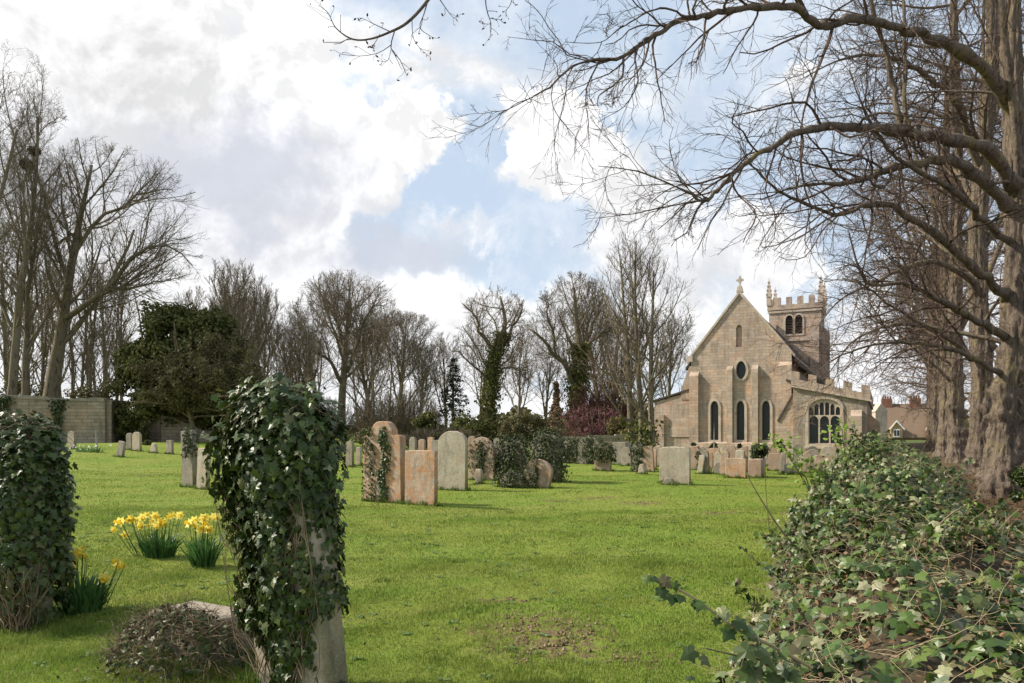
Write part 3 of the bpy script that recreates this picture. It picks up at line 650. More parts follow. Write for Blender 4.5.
def left_stone():
    rg = np.random.default_rng(78); Y = 5.75; x, _ = at(15, Y); z = float(gh(x, Y))
    root = empty('headstone', (x, Y, z), (0, radians(2), ROT)); tag(root, 'ivy smothered headstone cut by the left edge of the picture', 'headstone', 'ivy smothered headstones in the foreground')
    s = curve_mesh('slab', profile('round', .78, 1.38, rg, .004), [], .17, M['stone_pale'], root, .015); s.location = (0, -.085, 0)
    LT = (LEAF_IVY, LEAF_IVY_F)
    def msk(P, th): return ~((P[:, 2] < .26+.1*np.sin(P[:, 0]*14)) & (rg.random(len(P)) < .85))
    ivy_on(root, rg, 6200, .47, .22, .05, 1.60, .058, M['ivy'], msk, .85, LT, .035)
    st = Acc(); n = 170; P = np.stack([rg.uniform(-.5, .5, n), rg.uniform(-.25, -.1, n), rg.uniform(0, .1, n)], 1); P[:90, 0] = rg.uniform(.1, .5, 90); d = norm(np.stack([rg.normal(size=n)*.3, rg.normal(size=n)*.2, np.ones(n)], 1)); pts = [P]
    for k in range(7):
        d = norm(d+rg.normal(size=(n, 3))*.25+np.array([0, 0, .1])); pts.append(pts[-1]+d*rg.uniform(.04, .1, (n, 1)))
    st.add(*tubes(np.stack(pts, 1), rg.uniform(.0015, .0055, (n, 1))*np.linspace(1.2, .4, 8)[None], 5))
    n = 190; P = np.stack([rg.uniform(-.28, .28, n), rg.uniform(-.15, .1, n), 1.50+rg.random(n)*.08], 1); d = norm(np.stack([rg.normal(size=n), rg.normal(size=n), rg.normal(size=n)*.3], 1)); pts = [P]
    for k in range(6):
        d = norm(d+rg.normal(size=(n, 3))*.3+np.array([0, 0, -.12])); pts.append(pts[-1]+d*.05)
    st.add(*tubes(np.stack(pts, 1), rg.uniform(.001, .003, (n, 1))*np.linspace(1, .5, 7)[None], 4))
    st.build('vine_stem', M['stem'], root, True)['kind'] = 'stuff'
left_stone()

def kerb_grave():
    """low flat grave with a bramble heap on it, left of the tall ivy stone"""
    rg = np.random.default_rng(80); Y = 4.75; x, _ = at(185, Y); z = float(gh(x, Y))
    root = empty('low_tomb', (x, Y, z), (0, 0, ROT)); tag(root, 'low stone tomb mostly buried under withered ivy stems beside the tall ivy headstone', 'tomb')
    a = Acc(); a.box(-.28, .34, -.08, .28, -.1, .27); o = a.build('slab', M['stone_grey'], root)
    bm_ = o.modifiers.new('edge', 'BEVEL'); bm_.width = .02; bm_.segments = 2
    n = 2600; th = rg.uniform(0, 2*pi, n); r = np.sqrt(rg.random(n)); hx = .20+np.cos(th)*r*.48; hy = -.20+np.sin(th)*r*.34
    hz = .33*np.sqrt(np.clip(1-r**2, 0, 1))*(1-.25*(hx < -.1))
    P = np.stack([hx, hy, hz+rg.normal(size=n)*.02], 1); N = np.stack([np.cos(th)*r, np.sin(th)*r, .7+0*r], 1)
    L = Acc(); k = rg.random(n) < .36; leaves(L, rg, P[k], norm(N[k]), rdir(rg, k.sum())+np.array([0, 0, -.4]), rg.uniform(.02, .045, k.sum()), LEAF_IVY, LEAF_IVY_F, .6, .8); L.build('ivy', M['ivy'], root)
    k = rg.random(n) < .30; L = Acc(); leaves(L, rg, P[k], norm(N[k]), rdir(rg, k.sum()), rg.uniform(.015, .035, k.sum()), LEAF_O, LEAF_O_F, .8, .8); L.build('dead_leaf', M['litter'], root)['kind'] = 'stuff'
    n = 1100; i = rg.integers(0, len(P), n); p = P[i]; d = norm(rdir(rg, n)*np.array([1, 1, .4])+N[i]*.2); pts = [p]
    for k in range(6):
        d = norm(d+rg.normal(size=(n, 3))*.3+np.array([0, 0, -.06])); pts.append(pts[-1]+d*rg.uniform(.015, .045, (n, 1)))
    S = Acc(); S.add(*tubes(np.stack(pts, 1), rg.uniform(.0009, .0026, (n, 1))*np.linspace(1, .5, 7)[None], 4)); S.build('withered_stem', M['stem'], root)['kind'] = 'stuff'
kerb_grave()

G1 = 'headstones in the middle of the lawn'; G2 = 'small far headstones in front of the church'; G3 = 'far headstones by the left wall'
IV = lambda **k: dict(k)
def colmask(P, th):
    x = P[:, 0]; z = P[:, 2]; w = .04*np.sin(z*8)
    return ((x < -.17+w) | ((x > .02+w-.1*(z < .7)) & (x < .24+w-.1*(z < .6)))) & (P[:, 1] < .1)
def leftmask(P, th): return P[:, 0]+.25*P[:, 2] < .12
headstone('broad headstone with two columns of ivy and a rounded finial, left of the lichen slab', 385, 421, 502, 46, 'shoulder', 'stone_orange', G1, lean=-1, thick=.2, ivy=IV(n=2300, mask=colmask, s=.06, z0=.02, z1=.9, pw=.03, pd=.04, puff=.02, dome=.1, m='ivy'))
headstone('square topped headstone mottled with orange lichen in front of the group', 421, 450, 505, 35, 'flat', 'stone_orange', G1, lean=.5, thick=.12)
headstone('pale clean headstone with rounded shoulders right of the lichen slab', 453, 431, 490, 31, 'round', 'stone_pale', G1, lean=.3, thick=.14)
headstone('narrow weathered headstone half hidden behind the pale rounded one', 437, 440, 484, 12, 'flat', 'stone_grey', G1, thick=.12)
headstone('headstone capped by a curtain of ivy with its brown crest showing', 482, 437, 480, 28, 'gothic', 'stone_pink', G1, ivy=IV(n=650, s=.08, z0=.22, z1=.86, pw=.05, puff=.05))
headstone('small grey footstone beside white flowers under the ivy curtain', 479, 469, 481, 6, 'round', 'stone_pale', G1, Y=20)
headstone('headstone buried in drooping olive ivy, left of the twin ivy masses', 512, 440, 480, 30, 'round', 'stone_grey', G1, ivy=IV(n=2600, s=.075, z0=.0, z1=1.03, pw=.10, pd=.22, puff=.09, dome=.8))
headstone('tallest headstone of the middle group, wrapped to the ground in drooping ivy', 547, 434, 482, 30, 'round', 'stone_grey', G1, ivy=IV(n=2800, s=.075, z0=.0, z1=1.03, pw=.08, pd=.22, puff=.09, dome=.8))
headstone('bare pink headstone leaning left with ivy over its shoulder, before the ivy masses', 536, 459, 488, 28, 'round', 'stone_pink', G1, lean=12, ivy=IV(n=600, s=.07, z0=.1, z1=1, mask=leftmask, pw=.04, puff=.03))
headstone('low heap of ivy over a sunken stone at the foot of the leaning headstone', 512, 472, 487, 26, 'rock', 'stone_grey', G1, ivy=IV(n=700, s=.07, z0=0, z1=1, pw=.1, pd=.15, puff=.05))
headstone('short wide headstone wearing a mop of ivy over broken pale stones', 603, 446, 471, 17, 'round', 'stone_pink', G1, ivy=IV(n=650, s=.10, z0=.42, z1=1.02, pw=.12, pd=.16, puff=.06))
headstone('ivy shrouded headstone at the left end of the far hedge row', 570, 440, 463, 15, 'round', 'stone_grey', G1, ivy=IV(n=650, s=.11, z0=.05, pw=.1, pd=.15, puff=.07))
headstone('big rounded ivy mass over a headstone in the far hedge row', 589, 437, 464, 22, 'round', 'stone_grey', G1, ivy=IV(n=900, s=.11, z0=0, pw=.15, pd=.2, puff=.08))
headstone('grey chest tomb end beyond the ivy mop stone', 622, 442, 464, 20, 'flat', 'stone_grey', G1, name='tomb', cat='tomb', thick=.8)
headstone('headstone with a dark ivy spine next to a round white footstone', 638, 443, 472, 11, 'round', 'stone_grey', G1, ivy=IV(n=420, s=.10, z0=0, pw=.04, puff=.05))
headstone('leaning pinkish headstone right of the dark ivy spine', 649, 446, 472, 12, 'flat', 'stone_pink', G1, lean=-5)
headstone('round white footstone on the grass near the ivy spine', 642, 464, 474, 9, 'rock', 'stone_pale', G1, thick=.2)
headstone('large square grey headstone standing alone before the church', 675, 447, 484, 29, 'flat', 'stone_pale', G1, thick=.15, jit=.012)
headstone('low mossy rock at the foot of the lone square headstone', 669, 478, 485, 14, 'rock', 'stone_grey', G1, thick=.25, name='rock', cat='rock')
# before the church
far = [
 ('orange pink headstone just left of the lone square one', 657, 447, 467, 7, 'flat', 'stone_pink', 0), ('narrow red headstone left of the lone square one', 664, 448, 468, 5, 'round', 'stone_orange', 0),
 ('tall tapering pink headstone right of the lone square one', 694, 446, 470, 9, 'flat', 'stone_pink', 3), ('headstone with a stripe of ivy before the left lancet', 702, 448, 470, 8, 'round', 'stone_grey', 0),
 ('small rounded headstone below the left lancet', 710, 452, 470, 7, 'round', 'stone_orange', 0), ('pale framed headstone with a rounded crest near the middle lancet', 718, 452, 471, 9, 'shoulder', 'stone_pale', 0),
 ('low pale mound of stone behind the small red slab', 720, 462, 474, 15, 'rock', 'stone_grey', 0), ('tall lichen speckled headstone behind the small red slab', 731, 445, 472, 16, 'shoulder', 'stone_pink', 0),
 ('small red lichen slab in front of the row', 736, 458, 478, 19, 'flat', 'stone_orange', 0), ('narrow orange headstone left of the ivy topped tomb', 745, 446, 472, 7, 'flat', 'stone_orange', 0),
 ('pinkish headstone right of the ivy topped tomb', 775, 453, 471, 12, 'flat', 'stone_pink', 0), ('weathered white stump behind the elder sapling', 792, 457, 474, 14, 'broken', 'stone_pale', -4),
 ('grey oval topped headstone before the chapel', 813, 449, 470, 12, 'round', 'stone_grey', 0), ('pale rounded headstone below the chapel window', 829, 446, 469, 15, 'round', 'stone_pale', 0),
 ('broad reddish slab behind the ivy bank under the chapel window', 824, 455, 473, 16, 'flat', 'stone_pink', 0), ('small headstone against the left corner of the church', 684, 447, 466, 8, 'round', 'stone_grey', 0),
 ('dark leaning headstone between the ivy tomb and the stump', 782, 452, 473, 5, 'flat', 'stone_grey', 6), ('short grey headstone in the shade left of the red slab', 726, 455, 469, 7, 'round', 'stone_grey', -3),
 ('squat pale headstone behind the sapling leaves', 803, 455, 472, 9, 'round', 'stone_pale', 0), ('last reddish headstone before the ivy bank hides the row', 842, 450, 470, 9, 'round', 'stone_pink', 0),
 ('thin upright grey headstone against the middle of the church wall', 756, 446, 466, 6, 'gothic', 'stone_grey', 0), ('small tilted headstone at the foot of the left buttress', 700, 455, 474, 6, 'flat', 'stone_pale', 8)]
for i, (lb, px, tp, bs, w, sh, mt, ln) in enumerate(far):
    iv = IV(n=160, s=.12, z0=0, pw=.03, mask=leftmask) if 'stripe of ivy' in lb else None
    headstone(lb, px, tp, bs, w, sh, mt, G2, lean=ln, seed=i, ivy=iv)
headstone('tomb crowned with a round ball of dark ivy before the church', 757, 459, 477, 22, 'flat', 'stone_pink', G2, thick=.7, name='tomb', cat='tomb')
look = ['pale flat topped headstone', 'reddish round headstone', 'grey pointed headstone', 'mottled square headstone', 'brown leaning headstone', 'pale narrow headstone']
where2 = ['in the gap between the lone square headstone and the small red slab', 'partly behind the low pale mound of stone', 'peeping over the small red lichen slab', 'between the ivy ball tomb and the elder sapling', 'in front of the chapel wall corner, beside the grey oval one', 'close left of the narrow red headstone', 'standing clear in the gap left of the church tree trunks']
where = ['deep behind the lone square headstone, by its left edge', 'deep behind the lone square headstone, by its right edge', 'against the church foot right of the left buttress', 'directly under the left lancet', 'between the left and middle lancets',
         'directly under the middle lancet', 'between the middle and right lancets', 'directly under the right lancet', 'just left of the ivy ball tomb, far back', 'right of the ivy ball tomb, far back', 'under the stepped buttress of the gable', 'at the left foot of the chapel wall', 'under the left side of the chapel window', 'under the right side of the chapel window', 'in the back row left of the church corner', 'in the back row beside the tree cluster trunks']
rw = random.Random(12)
for i, (px, wh) in enumerate(zip((667, 688, 700, 715, 728, 741, 752, 765, 748, 772, 786, 797, 812, 836, 676, 659), where)):
    k = (i*5+i//6) % 6
    headstone(look[k]+' '+wh, px+rw.uniform(-1, 1), 443.5+rw.uniform(0, 5), 464+rw.uniform(-1, 3), rw.uniform(7, 12), ('flat', 'round', 'gothic', 'flat', 'shoulder', 'round')[k], ('stone_pale', 'stone_pink', 'stone_grey', 'stone_orange', 'stone_pink', 'stone_pale')[k], G2, lean=rw.uniform(-4, 4) if k != 4 else 8, seed=200+i)
for i, (px, wh, tp, bs) in enumerate(zip((706, 724, 739, 789, 805, 653, 627), where2, (450, 451, 450, 449, 451, 449, 447), (474, 475, 474, 474, 473, 470, 466))):
    k = (i*5+2) % 6
    headstone(look[k]+' '+wh, px, tp, bs, rw.uniform(7, 11), ('flat', 'round', 'gothic', 'flat', 'shoulder', 'round')[k], ('stone_pale', 'stone_pink', 'stone_grey', 'stone_orange', 'stone_pink', 'stone_pale')[k], G2, lean=rw.uniform(-4, 4) if k != 4 else 8, seed=300+i)
lf = [('pale headstone with rounded top close to the long left wall', 72, 431, 449, 12, 'round', 'stone_grey', 0), ('dark headstone leaning right at the edge of the far lawn', 120, 441, 457, 9, 'flat', 'stone_grey', 14),
      ('round topped headstone beneath the yew', 137, 432, 451, 11, 'round', 'stone_pale', 0), ('darker headstone touching the round topped one under the yew', 130, 433, 450, 8, 'round', 'stone_grey', -3),
      ('tiny whitish stone beside the small dark shrub', 154, 443, 453, 9, 'rock', 'stone_pale', 0), ('small square headstone in front of the ruined wall', 170, 440, 454, 9, 'flat', 'stone_grey', 0)]
for i, (lb, px, tp, bs, w, sh, mt, ln) in enumerate(lf): headstone(lb, px, tp, bs, w, sh, mt, G3, lean=ln, seed=50+i)
headstone('tall mossy headstone with ivy on its crown, left of the tall ivy stone', 190, 430, 487, 17, 'flat', 'stone_grey', G3, thick=.16, lean=-2, ivy=IV(n=420, s=.07, z0=.55, z1=1, pw=.03, puff=.03, mask=lambda P, th: P[:, 0] > -.05))
headstone('plain pale headstone leaning on the mossy one left of the tall ivy stone', 203, 448, 489, 15, 'flat', 'stone_pale', G3, lean=4)
mb = [('small grey headstone seen between the tall ivy stone and the ivy column stone', 350, 441, 467, 9, 'round', 'stone_grey'), ('low stone behind the ivy column stone', 359, 447, 466, 6, 'flat', 'stone_pale'),
      ('pointed headstone behind the lichen slab', 413, 437, 462, 8, 'gothic', 'stone_grey'), ('rounded headstone behind the lichen slab', 422, 439, 462, 8, 'round', 'stone_pink'), ('flat headstone between the slab and the pale stone, far back', 431, 437, 463, 7, 'flat', 'stone_orange'),
      ('brownish headstone far behind the ivy curtain stone', 472, 436, 461, 8, 'round', 'stone_pink'), ('small far headstone peeping over the drooping ivy', 497, 438, 460, 7, 'round', 'stone_grey')]
for i, (lb, px, tp, bs, w, sh, mt) in enumerate(mb): headstone(lb, px, tp, bs, w, sh, mt, G1, seed=80+i)

# ------------------------------------------------------------------ flowers
def daffodils(label, px, base, spread, h, nl, fl, seed, Y=None, pet='petal', tr='trumpet', name='daffodil_clump'):
    rg = np.random.default_rng(seed); Y = Y or yfor(px, base); x = (px-512)/F*Y; z = float(gh(x, Y))
    root = empty(name, (x, Y, z)); tag(root, label, 'daffodils')
    a = Acc(); n = nl; r = spread*np.sqrt(rg.random(n))*.6; th = rg.uniform(0, 2*pi, n)
    p0 = np.stack([np.cos(th)*r, np.sin(th)*r*.7, np.zeros(n)-.02], 1); d = norm(p0*np.array([1.6/spread*.35, 1.6/spread*.35, 0])+np.array([0, 0, 1])+rg.normal(size=(n, 3))*.1)
    L = h*rg.uniform(.45, 1.05, n); pts = [p0]
    for k in range(4):
        pts.append(pts[-1]+d*L[:, None]/4); d = norm(d+norm(p0+1e-4)*np.array([1, 1, 0])*.13+rg.normal(size=(n, 3))*.13+np.array([0, 0, -.22])*(k > 1))
    PP = np.stack(pts, 1); side = norm(np.stack([-np.sin(th+rg.normal(size=n)), np.cos(th+rg.normal(size=n)), 0*th], 1)); w = .008*rg.uniform(.8, 1.3, (n, 1))*np.array([[.8, 1, 1, .8, .15]])
    V = np.concatenate([PP-side[:, None]*w[..., None], PP+side[:, None]*w[..., None]], 1); i = np.arange(n)[:, None]*10+np.arange(4)[None]
    a.add(V, [np.stack([i, i+5, i+6, i+1], -1).reshape(-1, 4)]); a.build('foliage', M['daff_leaf'], root)
    # one flower as petals + trumpet, then copies
    pe = Acc(); 
    for k in range(6):
        t = k*pi/3; R = np.array([cos(t), sin(t)]); Q = np.array([-sin(t), cos(t)])
        pr = [(.004, -.005, 0), (.018, -.013, .002), (.04, 0, .006), (.018, .013, .002)]
        pe.add([(R[0]*u+Q[0]*v, R[1]*u+Q[1]*v, w_) for u, v, w_ in pr], [[(0, 1, 2, 3)]])
    tt = Acc(); ring = 8; V = []
    for rr_, zz in ((.007, 0), (.009, .015), (.015, .028)):
        V += [(rr_*cos(q*2*pi/ring), rr_*sin(q*2*pi/ring), zz) for q in range(ring)]
    tt.add(V, [[(j*ring+q, j*ring+(q+1) % ring, (j+1)*ring+(q+1) % ring, (j+1)*ring+q) for j in range(2) for q in range(ring)]])
    st = Acc(); first = None
    for j, (fx, fy) in enumerate(fl):
        yy = rg.uniform(-.12, .12)*spread/.25; p = np.array([(fx-px)/F*Y, yy, EYE+(HZ-fy)/F*(Y+yy)-z])
        if j == 0:
            f = pe.build('flower', M[pet], root); t_ = tt.build('trumpet', M[tr], f)
        else:
            f = first.copy(); COL.objects.link(f); f.parent = root; t_ = first_t.copy(); COL.objects.link(t_); t_.parent = f
        if j == 0: first, first_t = f, t_
        f.location = p; q = Vector((rg.normal()*.9, -1, rg.normal()*.45-.1)).to_track_quat('Z', 'Y'); f.rotation_euler = q.to_euler(); f.scale = (1.5*rg.uniform(.8, 1.1),)*3
        st.tube([(p[0]*.55, p[1]*.5, 0), (p[0]*.8, p[1]*.8, p[2]*.55), (p[0], p[1]+.012, p[2]-.01)], [.004, .0035, .003], 5)
    st.build('flower_stem', M['daff_leaf'], root)
rf = random.Random(9)
def flw(x0, x1, y0, y1, n): return [(rf.uniform(x0, x1), rf.uniform(y0, y1)) for _ in range(n)]
daffodils('yellow daffodil clump furthest left of the pair behind the tall ivy stone', 160, 557, .25, .34, 300, flw(132, 182, 514, 527, 22)+flw(119, 130, 521, 536, 5), 1)
daffodils('yellow daffodil clump touching the left edge of the tall ivy stone', 203, 567, .18, .40, 220, flw(190, 218, 515, 530, 15), 2)
daffodils('nearest yellow daffodil clump beside the left edge ivy headstone', 80, 612, .24, .36, 320, flw(61, 90, 547, 568, 12)+flw(104, 122, 556, 578, 4), 3)
daffodils('far drift of white narcissi at the foot of the left wall', 90, 452, 1.0, .35, 200, flw(74, 98, 445, 451, 16)+flw(108, 115, 445, 447, 3), 4, pet='white_petal', tr='white_petal', name='narcissus_drift')
daffodils('little white flowers on the grave below the ivy curtain stone', 487, 480, .12, .2, 60, flw(484, 490, 472, 478, 6), 5, pet='white_petal', tr='white_petal', name='narcissus_clump')
def weeds():
    rg = np.random.default_rng(52); n = 420; y = np.sqrt(rg.uniform(9, 160, n)); x = rg.uniform(-.72, .3, n)*y; a = Acc(); k = 9
    c = np.repeat(np.stack([x, y, gh(x, y)+.012], 1), k, 0); th = rg.uniform(0, 2*pi, n*k); d = np.stack([np.cos(th), np.sin(th), np.full(n*k, .12)], 1); P = c+d*.008
    N = np.array([0, 0, 1.])-d*.15; leaves(a, rg, P, N, d, np.repeat(rg.uniform(.022, .05, n), k), LEAF_O, LEAF_O_F, .12, .1)
    tag(a.build('lawn_weeds', M['weed']), 'flat rosettes of weeds and clover in the near lawn', 'weeds', kind='stuff')
M['weed'] = leaf_mat('weed_leaf', [(.07, .13, .03), (.11, .18, .04), (.16, .22, .07)], .6, .25, .2)
weeds()
def daisies():
    rg = np.random.default_rng(3); n = 260; y = np.sqrt(rg.uniform(9, 400, n)); x = rg.uniform(-.7, .45, n)*y; a = Acc()
    P = np.stack([x, y, gh(x, y)+.04], 1); leaves(a, rg, P, np.array([0, 0, 1.])+0*P, rdir(rg, n), rg.uniform(.007, .014, n)*np.maximum(1, y/10), LEAF_O, LEAF_O_F, .2, 1)
    tag(a.build('daisies', M['white_petal']), 'scattered tiny white daisies in the lawn', 'daisies', kind='stuff')
daisies()
def long_grass():
    rg = np.random.default_rng(44); acc = Acc(); S = STONES+[(at(301, 4.12)[0], 4.12, .54, .19, ROT), (at(15, 5.75)[0], 5.75, .8, .17, ROT), (at(185, 4.75)[0], 4.75, .8, .5, ROT)]
    for (x, y, w, th, r) in S:
        n = int(min(900, 260*w+9000*w/max(4, y)/3)) if y < 30 else 130
        u = rg.uniform(-w/2-.06, w/2+.06, n); v = np.where(rg.random(n) < .75, -th/2-np.abs(rg.normal(size=n))*.04, th/2+np.abs(rg.normal(size=n))*.05); k = rg.random(n) < .2; u = np.where(k, np.sign(u)*(w/2+np.abs(rg.normal(size=n))*.05), u); v = np.where(k, rg.uniform(-th/2, th/2, n), v)
        X = x+u*cos(r)-v*sin(r); Yv = y+u*sin(r)+v*cos(r); Z = gh(X, Yv); h = rg.uniform(.03, .11, n)*(1+.4*np.sin(u*17)); wd = .0028*max(1, y/7); a = rg.uniform(0, 2*pi, n); d = rg.normal(size=(n, 2))*.35*h[:, None]
        V = np.empty((n, 5, 3)); wx, wy = np.cos(a)*wd, np.sin(a)*wd
        V[:, 0] = np.stack([X-wx, Yv-wy, Z-.01], 1); V[:, 1] = np.stack([X+wx, Yv+wy, Z-.01], 1); V[:, 2] = np.stack([X+wx*.7+d[:, 0]*.4, Yv+wy*.7+d[:, 1]*.4, Z+h*.6], 1); V[:, 3] = np.stack([X-wx*.7+d[:, 0]*.4, Yv-wy*.7+d[:, 1]*.4, Z+h*.6], 1); V[:, 4] = np.stack([X+d[:, 0], Yv+d[:, 1], Z+h], 1)
        i = np.arange(n)*5; acc.add(V, [np.stack([i, i+1, i+2, i+3], 1), np.stack([i+3, i+2, i+4], 1)])
    tag(acc.build('long_grass', M['grass_long']), 'longer uncut grass around the feet of the gravestones', 'grass', kind='stuff')
M['grass_long'] = leaf_mat('long_grass_blade', [(.06, .12, .015), (.09, .17, .02), (.13, .20, .03), (.24, .24, .08)], .6, .2, .3)
long_grass()
def clods():
    rg = np.random.default_rng(45); a = Acc(); P = []
    for bx, by, rx, ry in BAREW:
        n = int(330*rx*ry/.5) if by < 8 else 60; q = rg.normal(size=(n, 2))*.42; P.append(np.stack([bx+q[:, 0]*rx, by+q[:, 1]*ry, np.zeros(n)], 1))
    P = np.concatenate(P); k = np.sin(P[:, 0]*9+2*np.sin(P[:, 1]*7))*np.sin(P[:, 1]*8+1.7*np.sin(P[:, 0]*11)) > -.15; P = P[k]; P[:, 2] = gh(P[:, 0], P[:, 1])+.004
    n = len(P); tm = np.array([(1, 0, 0), (0, 1, 0), (-1, 0, 0), (0, -1, 0), (.1, .1, .7), (0, 0, -.5)]); tf = np.array([(0, 1, 4), (1, 2, 4), (2, 3, 4), (3, 0, 4), (1, 0, 5), (2, 1, 5), (3, 2, 5), (0, 3, 5)])
    leaves(a, rg, P, np.array([0, 0, 1.])+0*P, rdir(rg, n), rg.uniform(.005, .020, n), tm, tf, .3, 1)
    tag(a.build('soil_clods', M['soil_bit']), 'crumbs of dry soil on the worn patches of the lawn', 'soil', kind='stuff')
M['soil_bit'] = leaf_mat('soil_crumb', [(.12, .08, .05), (.20, .14, .085), (.28, .20, .13), (.08, .055, .035)], .95, .05, 0)
clods()
def litter():
    rg = np.random.default_rng(6); n = 26000; y = 5+22*rg.random(n)**1.4; x = hedge_left(y)+np.interp(y, HW[:, 0], HW[:, 1])*.75+rg.random(n)*5.5; a = Acc()
    P = np.stack([x, y, gh(x, y)+rg.random(n)*.05], 1); leaves(a, rg, P, np.array([0, 0, 1.])+0*P, rdir(rg, n), rg.uniform(.03, .07, n), LEAF_O, LEAF_O_F, .7, 1)
    n = 900; y = rg.uniform(2.5, 6, n); x = rg.uniform(-.7, .35, n)*y; P = np.stack([x, y, gh(x, y)+.03], 1); k = (np.abs(x+1.9) < .9) | (rg.random(n) < .12); P = P[k]
    leaves(a, rg, P, np.array([0, 0, 1.])+0*P, rdir(rg, len(P)), rg.uniform(.012, .03, len(P)), LEAF_O, LEAF_O_F, .7, 1)
    tag(a.build('leaf_litter', M['litter']), 'brown fallen leaves covering the soil under the limes', 'fallen leaves', kind='stuff')
    s = Acc(); n = 2600; y = rg.uniform(6, 20, n); x = hedge_left(y)+np.interp(y, HW[:, 0], HW[:, 1])*.85+rg.random(n)**1.2*5; P = np.stack([x, y, gh(x, y)], 1); d = norm(rg.normal(size=(n, 3))*np.array([1, 1, .5])+np.array([0, 0, .55])); pts = [P]
    for k in range(5): d = norm(d+rg.normal(size=(n, 3))*.35+np.array([0, 0, -.08])); pts.append(pts[-1]+d*rg.uniform(.05, .12, (n, 1)))
    s.add(*tubes(np.stack(pts, 1), rg.uniform(.002, .005, (n, 1))*np.linspace(1, .4, 6)[None], 3))
    tag(s.build('dead_undergrowth', M['litter']), 'tangle of dead brown stems among the lime trunks', 'undergrowth', kind='stuff')
litter()

# ------------------------------------------------------------------ trees
def grow(rg, P, D, L, R, n, wander, trop, rend=.3, tv=(0, 0, 1.)):
    N = len(P); pts = np.empty((N, n+1, 3)); pts[:, 0] = P; d = norm(D); tv = np.array(tv)
    for i in range(n):
        d = norm(d+wander*rg.normal(size=(N, 3))+trop*tv); pts[:, i+1] = pts[:, i]+d*(L/n)[:, None]
    return pts, R[:, None]*(1-(1-rend)*np.linspace(0, 1, n+1)[None])
def kids(rg, pts, rad, L, m, t0, t1, ang, ratio, rr=.6, env=None, taper=.5, angj=.2, rmin=.004, bias=None):
    N, n1, _ = pts.shape; t = t0+(t1-t0)*(np.arange(m)[None]+rg.random((N, m)))/m; u = t*(n1-1); i = np.minimum(u.astype(int), n1-2); f = (u-i)[..., None]
    I = np.arange(N)[:, None]; A = pts[I, i]; B = pts[I, i+1]; P = A*(1-f)+B*f; T = norm(B-A); r = rad[I, i]*(1-f[..., 0])+rad[I, i+1]*f[..., 0]
    ref = norm(rg.normal(size=(N, 1, 3))); ref = np.broadcast_to(ref, T.shape); U = norm(np.cross(T, ref)); W = np.cross(T, U)
    az = rg.uniform(0, 2*pi, (N, 1))+np.arange(m)[None]*2.4+rg.normal(size=(N, m))*.5; an = ang+angj*rg.normal(size=(N, m))
    D = np.cos(an)[..., None]*T+np.sin(an)[..., None]*(U*np.cos(az)[..., None]+W*np.sin(az)[..., None])
    if bias is not None: D = norm(D+np.array(bias))
    Lk = (L[:, None]*ratio*(1-taper*t)*rg.uniform(.65, 1.25, (N, m)))
    P = P.reshape(-1, 3); D = D.reshape(-1, 3); Lk = Lk.ravel(); R = np.maximum(r.ravel()*rr, rmin)
    ok = np.ones(len(P), bool)
    if env is not None:
        c, rad3 = np.array(env[0]), np.array(env[1]); q = (P-c)/rad3; e = D/rad3
        a = (e*e).sum(1); b = (q*e).sum(1); cc = (q*q).sum(1)-1; disc = b*b-a*cc
        s = np.where(disc > 0, (-b+np.sqrt(np.maximum(disc, 0)))/a, 0)
        Lk = np.minimum(Lk, s*rg.uniform(.78, 1.08, len(s))); ok = (Lk > .12)
    return P[ok], D[ok], Lk[ok], R[ok]
